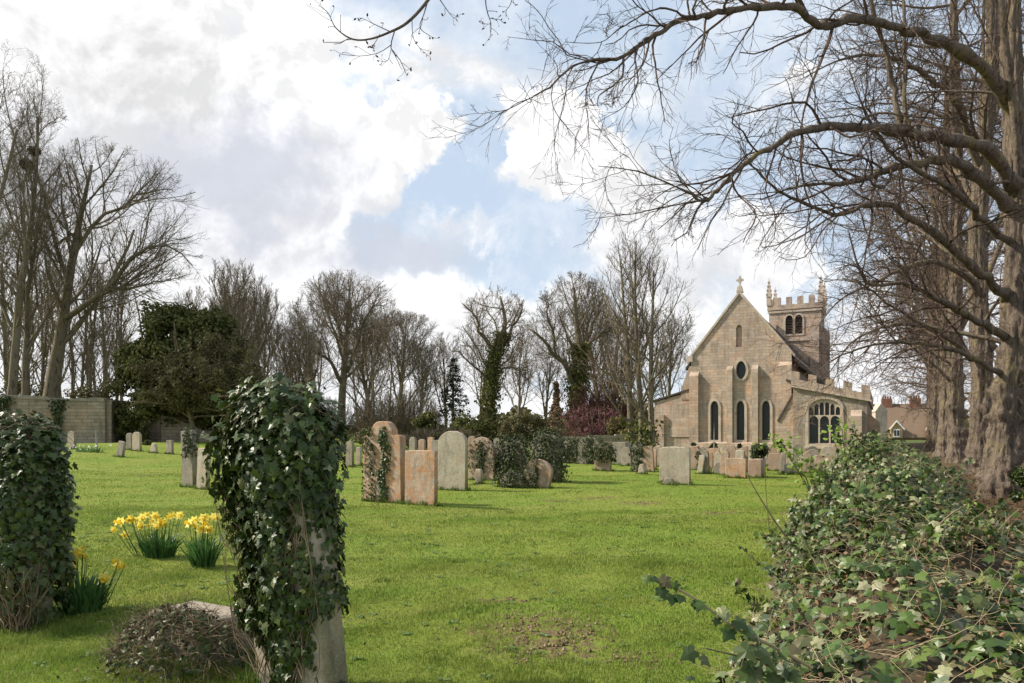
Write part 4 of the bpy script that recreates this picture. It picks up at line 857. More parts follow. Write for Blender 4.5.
def make_tree(name, label, cat, base, H, env_c, env_r, r0, seed, group=None, fork=.35, top=.85, n1=12, n2=8, n3=7, n4=5, ang=(.85, .8, .75, .7), ratio=(.75, .55, .5, .5),
              trop=(.03, .12, .10, .06, .04), wander=(.05, .10, .14, .16, .18), twig=.010, mats=('bark_grey', 'twig_grey'), lean=(0, 0), stems=1, path=None, sides=8, ivy=0, ivyh=.5, limbs=()):
    rg = np.random.default_rng(seed); x, y = base; z = float(gh(x, y)) if y < 100 else 0.
    root = empty(name, (x, y, z)); tag(root, label, cat, group)
    env = (env_c, env_r)
    if path is not None:
        Pw, Rw = pxpath(path, 14); pts = (Pw-np.array([x, y, z]))[None]; rad = Rw[None]; L0 = np.array([np.linalg.norm(np.diff(Pw, axis=0), axis=1).sum()])
    else:
        th = np.arange(stems)*2*pi/max(1, stems)+rg.random()*6; sp = 0 if stems == 1 else 1
        P = np.stack([np.cos(th)*r0*1.1*sp, np.sin(th)*r0*1.1*sp, np.full(stems, -.2)], 1); D = np.stack([np.cos(th)*.10*sp+lean[0], np.sin(th)*.10*sp+lean[1], np.ones(stems)], 1)
        L0 = H*top*rg.uniform(.85, 1.0, stems) if stems > 1 else np.array([H*top]); pts, rad = grow(rg, P, D, L0, np.full(stems, r0)*(1 if stems == 1 else .7), 12, wander[0], trop[0], .22)
    rad[:, 0] *= 1.35; rad[:, 1] *= 1.08
    tr = Acc(); tr.add(*tubes(pts, rad, sides))
    cr = Acc(); lv = [(pts, rad, L0)]
    spec = ((n1, fork, .98, ang[0], ratio[0], .5, 8, 6), (n2, .15, .98, ang[1], ratio[1]*1.15, .5, 7, 4), (n3, .12, .98, ang[2], ratio[2]*1.15, .55, 5, 3), (n4+1 if n4 else 0, .1, .98, ang[3], ratio[3]*1.2, .6, 4, 3))
    p, r, L = pts, rad, L0
    for k, (m, t0, t1, a, rt, rr_, seg, sd_) in enumerate(spec):
        if m == 0: break
        P, D, Lk, R = kids(rg, p, r, L, m, t0, t1, a, rt, rr_, env, .35 if k == 0 else .5, rmin=twig*(1.0 if k >= 2 else 1.6))
        R = np.clip(R, twig, np.maximum(twig, Lk*(.022 if k == 0 else .014)))
        p, r = grow(rg, P, D, Lk, R, seg, wander[k+1], trop[k+1], .35); L = Lk
        if k == 0:
            for lp in limbs:
                Pw, Rw = pxpath(lp, seg+1); Pw = Pw-np.array([x, y, z]); Pw[1:] += rg.normal(size=(seg, 3))*.12; tr.add(*tubes(Pw[None], Rw[None], 7))
                l_ = np.linalg.norm(np.diff(Pw, axis=0), axis=1).sum()
                for rep_ in range(3): p = np.concatenate([p, Pw[None]]); r = np.concatenate([r, Rw[None]]); L = np.concatenate([L, [l_]])
        (tr if k == 0 else cr).add(*tubes(p, r, sd_))
    tr.build('trunk', M[mats[0]], root, True); cr.build('crown', M[mats[1]], root)
    if ivy:
        n = ivy; t = rg.random(n)*ivyh; u = t*(pts.shape[1]-1); i = np.minimum(u.astype(int), pts.shape[1]-2); f = (u-i)[:, None]; c = pts[0][i]*(1-f)+pts[0][i+1]*f; th = rg.uniform(0, 2*pi, n)
        rr2 = np.interp(u, np.arange(pts.shape[1]), rad[0])*1.0+np.abs(rg.normal(size=n))*(.30+.25*np.sin(t*30)*np.sin(th*2)); N = np.stack([np.cos(th), np.sin(th), 0*th], 1)
        a = Acc(); leaves(a, rg, c+N*rr2[:, None], N, np.array([0, 0, -1.])+0*N, rg.uniform(.12, .3, n), LEAF_D, LEAF_D_F, .5, .5); a.build('ivy', M['yew'], root)
    return root
def copy_tree(root, loc, rz, sc=1.0, label=None):
    r = root.copy(); COL.objects.link(r); r.location = loc; r.rotation_euler = (0, 0, rz); r.scale = (sc,)*3
    if label: r['label'] = label
    for c in [o for o in COL.objects if o.parent == root]:
        d = c.copy(); COL.objects.link(d); d.parent = r
    return r
def zpx(py, Y): return EYE+(HZ-py)/F*Y

GT = 'bare trees beyond the left wall'
def loc(px, Y): return at(px, Y)
# the big spreading tree of the left group
Y = 54; b = at(50, Y); s = Y/F
make_tree('bare_tree', 'large bare tree behind the left wall spreading its branches to the right', 'tree', b, 20, (60*s, 0, zpx(265, Y)), (100*s, 5.5, 118*s), .55, 11, GT,
          path=[(48, 440, Y, .62), (52, 390, Y, .55), (60, 340, Y, .42), (66, 300, Y, .34), (74, 250, Y, .26), (84, 200, Y, .16), (92, 165, Y, .08)], fork=.30, limbs=[[(66, 318, Y, .24), (92, 302, Y-1, .19), (116, 276, Y-1.5, .14), (145, 246, Y-2, .10), (172, 248, Y-2, .06), (192, 266, Y-2, .03)], [(70, 275, Y, .2), (90, 228, Y+.5, .14), (123, 205, Y+1, .1), (150, 192, Y+1, .06), (170, 190, Y+1, .03)], [(70, 290, Y, .2), (55, 240, Y+1, .13), (40, 190, Y+1, .08), (35, 150, Y+1, .03)], [(100, 295, Y-1, .12), (135, 285, Y-2, .08), (170, 280, Y-2, .03)]], n1=12, n2=9, n3=8, n4=5, ang=(.95, .75, .7, .7), ratio=(.85, .6, .5, .5), twig=.009)
Y = 50
make_tree('bare_tree', 'tallest bare tree at the left edge carrying the rooks\' nests', 'tree', at(6, Y), 27, (0, 0, zpx(230, Y)), (5.6, 4, 12.5), .34, 12, GT, top=.84, fork=.3, n1=16, n2=9, n3=8, n4=5, ang=(.6, .65, .7, .7), ratio=(.42, .55, .5, .5), lean=(.03, 0), twig=.009)
make_tree('bare_tree', 'slender bare tree second from the left edge behind the wall', 'tree', at(26, 52), 22, (0, 0, 14), (5, 4, 9.5), .28, 13, GT, fork=.3, n1=14, n2=9, n3=8, n4=5, ang=(.6, .65, .7, .7), ratio=(.45, .55, .5, .5), lean=(.06, 0), twig=.009)
make_tree('bare_tree', 'dark bare tree leaning out of frame on the far left', 'tree', at(-40, 47), 25, (0, 0, 15), (6.5, 4, 11.5), .32, 14, GT, fork=.3, n1=12, n2=8, n3=7, n4=4, ang=(.7, .65, .7, .7), ratio=(.5, .55, .5, .5), lean=(.05, 0), twig=.012)
thin = make_tree('thin_tree', 'thin bare stem rising over the left part of the wall', 'tree', at(90, 58), 15, (0, 0, 9.5), (2.6, 2.6, 7), .17, 15, 'thin bare stems behind the left wall', fork=.25, top=.95, n1=16, n2=7, n3=5, n4=0, ang=(.6, .7, .7, .7), ratio=(.3, .5, .5, .5), twig=.014)
tl = ['thin bare stem just left of the yew', 'bare stem growing between the big tree and the yew', 'slim leaning stem right behind the large spreading tree', 'thin stem above the ivy patch on the wall', 'slender stem at the end of the left wall', 'faint thin stem deep behind the wall', 'short thin stem left of the big spreading trunk', 'tall thin stem near the left edge of the wall', 'pale thin stem between the two leftmost trees']
for (px, Yy, rz, sc), lb in zip([(112, 57, 1, .9), (98, 62, 2, 1.0), (72, 60, 3, 1.05), (62, 66, 4, 1.1), (122, 60, 5, .85), (84, 70, 2.5, 1.2), (38, 60, .6, .95), (16, 58, 1.9, 1.2), (14, 66, 4.4, 1.25)], tl):
    x, y = at(px, Yy); copy_tree(thin, (x, y, float(gh(x, y))), rz, sc, lb)
tl = ['thin stem right behind the first of the left edge trunks', 'bare young stem in the gap left of the spreading tree', 'bare young stem low between the spreading tree and the yew', 'knotted thin stem above the coping near the wall end', 'pale distant stem just right of the big spreading trunk', 'dim distant stem among the left edge trunks', 'straight distant stem over the middle of the wall', 'crooked distant stem before the yew crown', 'last distant stem touching the yew outline', 'short distant stem over the left third of the wall']
for (px, Yy, rz, sc), lb in zip([(20, 72, 1, 1.3), (36, 74, 2, 1.25), (106, 72, 3, 1.2), (100, 54, 4, .8), (66, 76, 5, 1.35), (3, 76, 2.5, 1.4), (78, 58, .6, .9), (116, 66, 1.9, 1.0), (127, 70, 4.4, 1.0), (30, 64, 3.3, 1.0)], tl):
    x, y = at(px, Yy); copy_tree(thin, (x, y, float(gh(x, y))), rz, sc, lb)
# behind the yew and centre
GC = 'bare trees on the centre skyline'
Y = 68; s = Y/F
upr_ = make_tree('bare_tree', 'bare brown tree with upright shoots rising behind the yew', 'tree', at(232, Y), 15, (0, 0, zpx(330, Y)), (58*s, 5, 66*s), .4, 21, GC, fork=.2, top=.8, n1=16, n2=9, n3=8, n4=4, ang=(.7, .5, .45, .5), ratio=(.8, .6, .5, .5), trop=(.03, .2, .2, .15, .1), twig=.016, mats=('bark_grey', 'twig_grey'))
Y = 85; s = Y/F
ash_ = make_tree('bare_tree', 'bare ash with the large round crown on the centre skyline', 'tree', at(342, Y), 18, (5*s, 0, zpx(325, Y)), (57*s, 6.5, 51*s), .50, 22, GC, path=[(340, 440, Y, .55), (342, 400, Y, .45), (344, 370, Y, .38), (346, 335, Y, .26), (350, 300, Y, .12)], fork=.35, limbs=[[(343, 385, Y, .26), (333, 363, Y-1, .2), (317, 353, Y-2, .14), (300, 343, Y-2, .06)], [(345, 365, Y, .22), (338, 325, Y+1, .17), (327, 297, Y+2, .08), (318, 285, Y+2, .04)], [(346, 372, Y, .24), (356, 345, Y-2, .18), (366, 315, Y-3, .12), (378, 295, Y-3, .05)], [(350, 352, Y, .18), (372, 335, Y+2, .12), (392, 320, Y+2, .05)]], n1=11, n2=10, n3=9, n4=6, ang=(.85, .75, .7, .65), ratio=(.95, .62, .5, .45), trop=(.03, .10, .08, .05, .04), twig=.010)
Y = 78; s = Y/F
shr_ = make_tree('bare_tree', 'shorter round crowned tree right of the large ash', 'tree', at(398, Y), 14, (6*s, 0, zpx(362, Y)), (50*s, 5, 50*s), .36, 23, GC, fork=.25, n1=13, n2=9, n3=8, n4=5, ang=(.8, .7, .7, .65), ratio=(.8, .6, .5, .45), twig=.014)
gap_ = make_tree('bare_tree', 'bare tree filling the gap left of the large ash', 'tree', at(292, 88), 14, (0, 0, 9), (5.5, 5, 6.5), .3, 24, GC, fork=.25, n1=12, n2=8, n3=7, n4=4, ang=(.6, .6, .6, .6), ratio=(.6, .55, .5, .45), twig=.016)
thin2 = make_tree('thin_tree', 'thin bare pole tree left of the large ash', 'tree', at(308, 80), 13, (0, 0, 8), (2.4, 2.4, 6.2), .14, 25, 'thin bare pole trees on the centre skyline', fork=.3, top=.95, n1=14, n2=6, n3=5, n4=0, ang=(.55, .6, .6, .6), ratio=(.3, .5, .5, .5), twig=.016)
tl = ['thin pole tree under the left side of the round ash crown', 'thin pole tree just right of the ash trunk', 'pole tree between the ash and its shorter neighbour', 'thin pole tree above the brown thicket', 'pole tree at the right end of the skyline group', 'slight pole tree behind the yew edge', 'small pole tree over the yew shoulder', 'lone thin pole tree far left of the ash']
for (px, Yy, rz, sc), lb in zip([(322, 78, 1, .9), (358, 80, 2, .95), (374, 76, 3, 1.0), (388, 82, 4, .95), (418, 82, 5, .85), (268, 80, 2.2, .9), (255, 84, .2, 1.0), (281, 76, 1.1, .8)], tl):
    x, y = at(px, Yy); copy_tree(thin2, (x, y, 0), rz, sc, lb)
bt = [(upr_, 205, 78, 1.2, 1.0, 'upright bare tree whose shoots show over the left shoulder of the yew'), (upr_, 262, 84, 2.9, 1.08, 'upright bare tree right of the yew, shoots tangled with its neighbour'), (gap_, 318, 100, .7, 1.35, 'hazy bare tree far behind the left half of the ash crown'),
      (gap_, 366, 98, 3.6, 1.25, 'hazy bare tree far behind the right half of the ash crown'), (shr_, 420, 84, 2.2, .86, 'low round bare tree sloping down at the right end of the ash group'), (shr_, 372, 92, 4.2, 1.05, 'round bare tree half hidden between the ash and its shorter neighbour'),
      (gap_, 445, 96, 1.9, .95, 'small bare tree behind the dark tiered conifer'), (gap_, 520, 100, 5.1, 1.05, 'faint bare tree between the two ivy clad trees'), (gap_, 545, 92, 2.6, .9, 'slight bare tree behind the rust brown conifer'),
      (upr_, 618, 84, 4.4, .95, 'bare tree with upright shoots behind the golden shrub'), (gap_, 600, 88, .3, 1.2, 'bare tree showing through the crown of the right ivy clad tree'), (upr_, 300, 96, 5.0, .92, 'distant upright bare tree left of the ash trunk'),
      (gap_, 235, 96, 4.9, 1.45, 'tall hazy bare tree far behind the yew'), (gap_, 668, 90, 2.0, 1.1, 'bare tree behind the church tree cluster, beside the vestry'), (gap_, 480, 92, 3.0, 1.0, 'faint bare tree behind the left ivy clad trunk')]
for src, px, Yy, rz, sc, lb in bt: copy_tree(src, (*at(px, Yy), 0), rz, sc, lb)
Y = 62; s = Y/F
make_tree('ivy_tree', 'bare tree with an ivy wrapped trunk left of the middle, crown fanning open', 'tree', at(490, Y), 14, (5*s, 0, zpx(350, Y)), (44*s, 4, 68*s), .42, 31, GC, path=[(488, 450, Y, .5), (490, 400, Y, .42), (494, 360, Y, .34), (505, 325, Y, .2), (500, 296, Y, .08)], fork=.35, limbs=[[(495, 360, Y, .2), (483, 333, Y-1, .14), (474, 318, Y-1, .09), (462, 305, Y-1, .04)], [(502, 345, Y, .16), (516, 322, Y+1, .1), (524, 300, Y+1, .04)], [(492, 385, Y, .12), (475, 368, Y-1, .08), (458, 352, Y-1, .05), (447, 350, Y-1, .02)], [(497, 372, Y, .1), (512, 366, Y-1, .07), (528, 378, Y-1, .02)]], n1=11, n2=7, n3=6, n4=4, ang=(.9, .75, .7, .7), ratio=(.65, .55, .5, .5), wander=(.05, .2, .22, .2, .2), twig=.012, ivy=5200, ivyh=.70)
Y = 60; s = Y/F
make_tree('ivy_tree', 'bare spreading tree with thick ivy clad trunk above the red shrubs', 'tree', at(578, Y), 14, (-5*s, 0, zpx(342, Y)), (52*s, 4.5, 70*s), .5, 32, GC, path=[(578, 450, Y, .6), (577, 400, Y, .5), (580, 360, Y, .4), (577, 325, Y, .22), (574, 288, Y, .08)], fork=.38, limbs=[[(575, 385, Y, .28), (563, 362, Y-1, .2), (545, 342, Y-2, .13), (527, 330, Y-2, .06)], [(580, 358, Y, .24), (588, 335, Y+1, .16), (598, 312, Y+1, .1), (602, 288, Y+1, .04)], [(584, 348, Y, .16), (602, 332, Y-1, .1), (620, 325, Y-1, .04)], [(556, 355, Y-1.3, .12), (550, 320, Y-2, .08), (545, 295, Y-2, .03)]], n1=11, n2=8, n3=7, n4=5, ang=(.85, .75, .7, .7), ratio=(.75, .55, .5, .5), twig=.012, ivy=6000, ivyh=.62)
# multi-stem tree near the church
GM = 'tall multi stemmed trees left of the church'
for (px, seed, lean, lb, Yy, tp) in ((642, 41, .0, 'tallest straight stem of the tree cluster beside the church', 35, 232), (652, 42, .03, 'right stem of the tree cluster, branches touching the church gable', 34.5, 262), (632, 43, -.03, 'left stem of the tree cluster beside the church', 36, 250)):
    H = zpx(tp, Yy)
    make_tree('tall_tree', lb, 'tree', at(px, Yy), H, (lean*8, 0, H*.56), (3.2, 2.6, H*.47), .17, seed, GM, fork=.18, top=.98, n1=20, n2=8, n3=5, n4=2, ang=(.95, .7, .65, .6), ratio=(.42, .5, .5, .45), trop=(.02, .16, .12, .1, .05), wander=(.02, .06, .1, .12, .1), lean=(lean, 0), twig=.007, ivy=160, ivyh=.22, stems=1)
make_tree('small_tree', 'thin reddish tree between the ivy clad tree and the church cluster', 'tree', at(612, 55), 8, (0, 0, 5.2), (3, 2.5, 3.6), .12, 44, GC, fork=.2, n1=14, n2=8, n3=6, n4=0, twig=.013, mats=('bark_grey', 'twig_red'))

# rooks' nests
def nest(label, px, py, Y, r, seed):
    rg = np.random.default_rng(seed); n = 260; P = rdir(rg, n)*r*rg.uniform(.5, 1, (n, 1))*np.array([1, 1, .6]); d = norm(np.cross(P, rdir(rg, n))); a = Acc(); pts = np.stack([P-d*r*.6, P, P+d*r*.6], 1)
    a.add(*tubes(pts, np.full((n, 3), .014), 3)); o = a.build('rook_nest', M['twig_lime']); o.location = at(px, Y, py); tag(o, label, 'nest', "rooks' nests high in the left trees")
nest('upper twiggy nest high in the left edge tree', 34, 151, 50, .42, 1); nest('lower and larger twiggy nest in the left edge tree', 27, 165, 50, .5, 2)

# foliage masses
def bush(name, label, cat, px, Y, top, base, wpx, m, n, leaf, seed, group=None, shape='dome', clumps=26, woody=None, depth=None, fill=.28, zb=None):
    rg = np.random.default_rng(seed); x, y = at(px, Y); g0 = float(gh(x, y)) if Y < 100 else 0.; z0 = g0 if zb is None else zb; h = zpx(top, Y)-z0; w = wpx/F*Y/2; dp = depth or w*.8
    root = empty(name, (x, y, z0)); tag(root, label, cat, group)
    th = rg.uniform(0, 2*pi, clumps); u = rg.random(clumps)**.7; ph = rg.uniform(-.2, 1, clumps)
    if shape == 'dome':
        cz = h*(.12+.72*rg.random(clumps)); k = np.sqrt(np.clip(1-(cz/h)**1.7, 0.02, 1)); c = np.stack([np.cos(th)*w*.82*k*u, np.sin(th)*dp*.8*k*u, cz], 1); cr = np.full(clumps, min(w, h)*fill)*rg.uniform(.7, 1.3, clumps)
    elif shape == 'ball':
        d = rdir(rg, clumps); c = np.stack([d[:, 0]*w*.62, d[:, 1]*dp*.62, h*.5+d[:, 2]*h*.32], 1); cr = np.full(clumps, min(w, h/2)*.42)*rg.uniform(.8, 1.2, clumps)
    else:
        cz = h*(.05+.9*np.linspace(0, 1, clumps)); k = np.clip(1-cz/h, .06, 1); c = np.stack([np.cos(th)*w*k*.55*u, np.sin(th)*w*k*.55*u, cz], 1); cr = np.maximum(w*k*.5, .15)
    i = rg.integers(0, clumps, n); d = rdir(rg, n); P = c[i]+d*(cr[i]*rg.random(n)**.35)[:, None]*np.array([1, 1, .8])
    P[:, 2] = np.maximum(P[:, 2], .02)
    a = Acc(); leaves(a, rg, P, d+np.array([0, 0, .3]), rdir(rg, n)+np.array([0, 0, -.4]), rg.uniform(leaf*.6, leaf*1.4, n), LEAF_D, LEAF_D_F, .5, .6); a.build('foliage', M[m], root)
    if woody:
        k = woody; P0 = np.stack([rg.normal(size=k)*w*.15, rg.normal(size=k)*w*.1, np.zeros(k)-.1], 1); D = np.stack([rg.normal(size=k)*.45*w/h*2, rg.normal(size=k)*.4, np.ones(k)], 1)
        p, r = grow(rg, P0, D, h*rg.uniform(.7, 1.0, k), np.full(k, max(.02, h*.012)), 7, .08, .05, .3); s_ = Acc(); s_.add(*tubes(p, r, 5)); s_.build('stem', M['twig_grey'], root)
    return root
def thicket(name, label, cat, px, Y, top, wpx, seed, m='twig_grey', n=130, group=None, twig=.014, sub=12):
    """bare shrub: many stems fanning up from the ground"""
    rg = np.random.default_rng(seed); x, y = at(px, Y); z0 = float(gh(x, y)) if Y < 100 else 0; h = zpx(top, Y)-z0; w = wpx/F*Y/2; root = empty(name, (x, y, z0)); tag(root, label, cat, group)
    env = ((0, 0, h*.42), (w, w*.7, h*.6)); k = n; P = np.stack([rg.normal(size=k)*w*.35, rg.normal(size=k)*w*.25, np.zeros(k)-.1], 1); D = np.stack([P[:, 0]/w*1.6+rg.normal(size=k)*.15, rg.normal(size=k)*.25, np.ones(k)], 1)
    p, r = grow(rg, P, D, h*rg.uniform(.6, .98, k), np.full(k, .03), 7, .07, .03, .3); a = Acc(); a.add(*tubes(p, r, 4)); L = np.full(k, h)
    P, D, Lk, R = kids(rg, p, r, L, sub, .2, .97, .5, .28, .5, env, .4, rmin=twig); p2, r2 = grow(rg, P, D, Lk, R, 4, .12, .1, .5); b_ = Acc(); b_.add(*tubes(p2, r2, 3))
    P, D, Lk, R = kids(rg, p2, r2, Lk, 4, .2, .97, .5, .6, .6, env, .4, rmin=twig); p3, r3 = grow(rg, P, D, Lk, R, 3, .12, .1, .5); b_.add(*tubes(p3, r3, 3))
    a.build('stem', M[m], root); b_.build('twigs', M[m], root); return root

# the yew and its companions
bush('yew_tree', 'big dark evergreen yew beside the end of the left wall', 'tree', 184, 50, 288, 446, 172, 'yew', 60000, .23, 61, clumps=260, woody=9, fill=.15, depth=5)
def yew_sprays():
    rg = np.random.default_rng(62); root = empty('overgrown_tree', (*at(196, 46), .5)); tag(root, 'olive brown twiggy tree hanging in front of the dark yew', 'tree')
    s = 46/F; env = ((0, 0, (HZ-362)*s+1.0), (66*s, 2.8, 52*s)); P = np.array([[0, 0, 0.]]); p, r = grow(rg, P, np.array([[-.05, 0, 1.]]), np.array([4.2]), np.array([.16]), 8, .05, 0, .5)
    a = Acc(); a.add(*tubes(p, r, 8)); c = Acc(); L = np.array([9.])
    for k, (m, an, rt, tv, sg, sd_) in enumerate(((34, 1.1, .75, -.02, 8, 5), (12, .7, .5, -.06, 6, 3), (10, .7, .5, -.08, 4, 3))):
        P, D, Lk, R = kids(rg, p, r, L, m, .12 if k == 0 else .15, .99, an, rt, .5, env, .3, rmin=.012); p, r = grow(rg, P, D, Lk, R, sg, .14, tv, .4); L = Lk; c.add(*tubes(p, r, sd_))
    a.build('trunk', M['bark_grey'], root); c.build('crown', M['twig_grey'], root); f = Acc()
    q = p.reshape(-1, 3); i = rg.integers(0, len(q), 26000); leaves(f, rg, q[i]+rg.normal(size=(26000, 3))*.1, rdir(rg, 26000)+np.array([0, 0, .5]), rdir(rg, 26000), rg.uniform(.09, .20, 26000), LEAF_D, LEAF_D_F, .5, .6); f.build('foliage', M['olive'], root)
yew_sprays()
GS = 'shrubs along the far edge of the churchyard'
bush('shrub', 'dark laurel under the left side of the yew', 'shrub', 130, 47, 402, 452, 40, 'yew', 3500, .18, 63, GS, clumps=20)
bush('shrub', 'small dark shrub between the headstones under the yew', 'shrub', 146, 41, 440, 452, 12, 'yew', 500, .10, 64, GS, 'ball', clumps=10)
thicket('brown_thicket', 'dome of bare brown stems under the short round crowned tree', 'shrub', 398, 62, 384, 86, 65, 'twig_grey', 150, GS)
thicket('brown_thicket', 'bare thicket between the tall ivy stone and the ash trunk', 'shrub', 320, 66, 395, 100, 66, 'twig_grey', 110, GS)
bush('shrub', 'dark green bush right of the brown stem dome', 'shrub', 428, 58, 410, 450, 46, 'yew', 4500, .2, 67, GS, clumps=22)
bush('shrub', 'olive hedge bush between the two ivy clad trees', 'shrub', 530, 64, 409, 450, 84, 'olive', 8000, .15, 68, GS, clumps=90, woody=20, fill=.14)
bush('shrub', 'dark undergrowth at the foot of the left ivy clad tree', 'shrub', 470, 60, 415, 450, 60, 'yew', 4200, .2, 69, GS, clumps=24)
bush('shrub', 'purple red leaved shrub below the right ivy clad tree', 'shrub', 590, 52, 398, 452, 92, 'purple', 6200, .11, 70, GS, clumps=90, woody=26, fill=.13)
thicket('red_thicket', 'dark red twiggy shrub behind the purple one', 'shrub', 606, 56, 372, 80, 71, 'twig_red', 80, GS)
bush('shrub', 'yellow green shrub left of the church tree cluster', 'shrub', 622, 45, 411, 450, 50, 'gold', 5200, .11, 72, GS, clumps=60, woody=12, fill=.15)
bush('shrub', 'dark bush behind the yellow green shrub', 'shrub', 640, 48, 418, 450, 40, 'yew', 2600, .15, 73, GS, clumps=20)
bush('ivy_ball', 'dark clipped ball of ivy crowning the chest tomb', 'shrub', 760, 24.5, 443, 459, 19, 'ivy_far', 1300, .09, 74, GS, 'ball', clumps=14, zb=zpx(461, 24.5))
bush('shrub', 'dark bush against the church wall right of the ivy topped tomb', 'shrub', 777, 30, 436, 470, 19, 'yew', 1800, .10, 75, GS, clumps=16)
for (px, w, lb, sd_) in ((693, 10, 'low dark shrub at the church foot by the left corner', 76), (714, 13, 'small ivy shrub under the left lancet', 77), (742, 10, 'small ivy shrub under the middle lancet', 78)):
    bush('shrub', lb, 'shrub', px, 36, 441, 452, w, 'ivy_far', 700, .12, sd_, GS, clumps=10)
bush('shrub', 'dark green creeper bush just behind the tall ivy stone', 'shrub', 340, 30, 428, 466, 22, 'yew', 1500, .12, 79, GS, clumps=14)
thicket('brown_thicket', 'low brown undergrowth at the far edge right of the ivy column stone', 'shrub', 440, 54, 424, 90, 96, 'twig_grey', 110, GS)
thicket('brown_thicket', 'low brown undergrowth along the far edge behind the tall ivy stone', 'shrub', 250, 56, 420, 110, 97, 'twig_grey', 120, GS)
bush('shrub', 'olive undergrowth behind the ivy column headstone', 'shrub', 380, 56, 424, 452, 80, 'olive', 3200, .17, 98, GS, clumps=26)
bush('shrub', 'olive undergrowth under the bare trees beside the yew', 'shrub', 290, 60, 420, 452, 110, 'olive', 4200, .18, 99, GS, clumps=34)
bush('shrub', 'olive undergrowth left of the first ivy clad tree', 'shrub', 450, 52, 428, 454, 60, 'olive', 2600, .15, 100, GS, clumps=22)
bush('shrub', 'olive undergrowth rising over the left wall at the picture edge', 'shrub', 20, 56, 372, 452, 90, 'olive', 5200, .17, 130, GS, clumps=40, depth=1.2)
bush('shrub', 'olive undergrowth rising over the right end of the left wall', 'shrub', 92, 56, 378, 452, 84, 'olive', 5200, .17, 131, GS, clumps=40, depth=1.2)
# conifers
def conifer(label, px, Y, top, wpx, m, n, seed, tiers=13, name='conifer'):
    rg = np.random.default_rng(seed); x, y = at(px, Y); H = zpx(top, Y); w = wpx/F*Y/2; root = empty(name, (x, y, 0)); tag(root, label, 'tree')
    a = Acc(); a.tube([(0, 0, -.1), (0, 0, H*.5), (0, 0, H)], [.22, .14, .03], 7); a.build('trunk', M['bark_grey'], root)
    P = []; 
    for k in range(tiers):
        f = (k+.5)/tiers; z = H*(.25+.74*f); L = w*(1-f*.9)*rg.uniform(.8, 1.1)
        for j in range(7):
            th = rg.uniform(0, 2*pi); m_ = max(6, int(n*L/w/60)); t = rg.random(m_)**.6
            P.append(np.stack([np.cos(th)*L*t, np.sin(th)*L*t, z+L*(.15*t-.22*t*t)*1.2+rg.normal(size=m_)*.07], 1)+rg.normal(size=(m_, 3))*.09)
    P = np.concatenate(P); a = Acc(); leaves(a, rg, P, np.array([0, 0, 1.])+0*P, rdir(rg, len(P)), rg.uniform(.15, .32, len(P)), LEAF_D, LEAF_D_F, .4, .6); a.build('crown', M[m], root)
conifer('dark tiered conifer standing left of the first ivy clad tree', 453, 75, 357, 44, 'conifer', 3600, 91)
bush('conifer', 'narrow rust brown conifer between the two ivy clad trees', 'tree', 556, 72, 380, 450, 30, 'rust', 9000, .22, 92, None, 'cone', clumps=40)
def far_wood():
    rg = np.random.default_rng(95); a = Acc(); n = 30000; x = rg.uniform(-190, 150, n); y = 125+rg.random(n)*25; hh = 3.6+2.0*np.sin(x*.07)+1.5*np.sin(x*.31+2)+.9*np.sin(x*.9)
    P = np.stack([x, y, hh*rg.random(n)**.7], 1); leaves(a, rg, P, rdir(rg, n), rdir(rg, n), rg.uniform(.7, 1.4, n), LEAF_D, LEAF_D_F, .5, .6)
    tag(a.build('distant_wood', M['olive']), 'low line of distant woodland on the horizon', 'wood', kind='stuff')
far_wood()

# ------------------------------------------------------------------ lime avenue
GL = 'old limes of the avenue on the right'
def lime_trunk_mesh(rg, H, r0, lean, burrs, top=.25):
    """trunk with swellings and burrs as one skin"""
    n = 260; sd_ = 84; z = np.linspace(-.25, H, n)**1.0; a = np.linspace(0, 2*pi, sd_, endpoint=False)
    cx = lean[0]*z+.10*np.sin(z*.5+rg.random()*6); cy = lean[1]*z+.08*np.sin(z*.6+rg.random()*6)
    r = r0*(1-.72*(np.clip(z, 0, None)/H))*(1+.30*np.exp(-np.clip(z, 0, None)/.35)); R = np.repeat(r[:, None], sd_, 1)
    R *= 1+.06*np.sin(a[None]*5+z[:, None]*.5)+.04*np.sin(a[None]*9-z[:, None]*1.1+1)+.025*np.sin(a[None]*17+z[:, None]*2.3)
    B = np.zeros_like(R)
    for _ in range(burrs):
        bz = min(rg.exponential(1.8), H*.85); ba = rg.uniform(0, 2*pi); s = rg.uniform(.07, .24); am = rg.uniform(.04, .17)
        da = (a[None]-ba+pi) % (2*pi)-pi; d2 = ((z[:, None]-bz)/s)**2+(da*r0/s)**2; B = np.maximum(B, am*np.exp(-d2*1.2)*(1+.3*np.sin(z[:, None]*38+a[None]*9)*np.sin(a[None]*13-z[:, None]*21)))
    R += B; A_, Z_ = a[None], z[:, None]
    for q in range(1, 6):
        R += .020/q**.6*np.sin(A_*(3*q+1)+np.sin(Z_*1.7*q+q)*1.3+q)*np.sin(Z_*2.3*q+np.cos(A_*2*q)*1.5+2*q)
    R += .012*np.abs(np.sin(A_*15+2*np.sin(Z_*1.3)+np.sin(Z_*5)))+rg.normal(size=R.shape)*.004
    V = np.stack([cx[:, None]+R*np.cos(a)[None], cy[:, None]+R*np.sin(a)[None], np.repeat(z[:, None], sd_, 1)], -1)
    idx = np.arange(n*sd_).reshape(n, sd_); nx = np.roll(idx, -1, 1); f = np.stack([idx[:-1], nx[:-1], nx[1:], idx[1:]], -1).reshape(-1, 4)
    return V.reshape(-1, 3), f, (cx, cy, z, r)
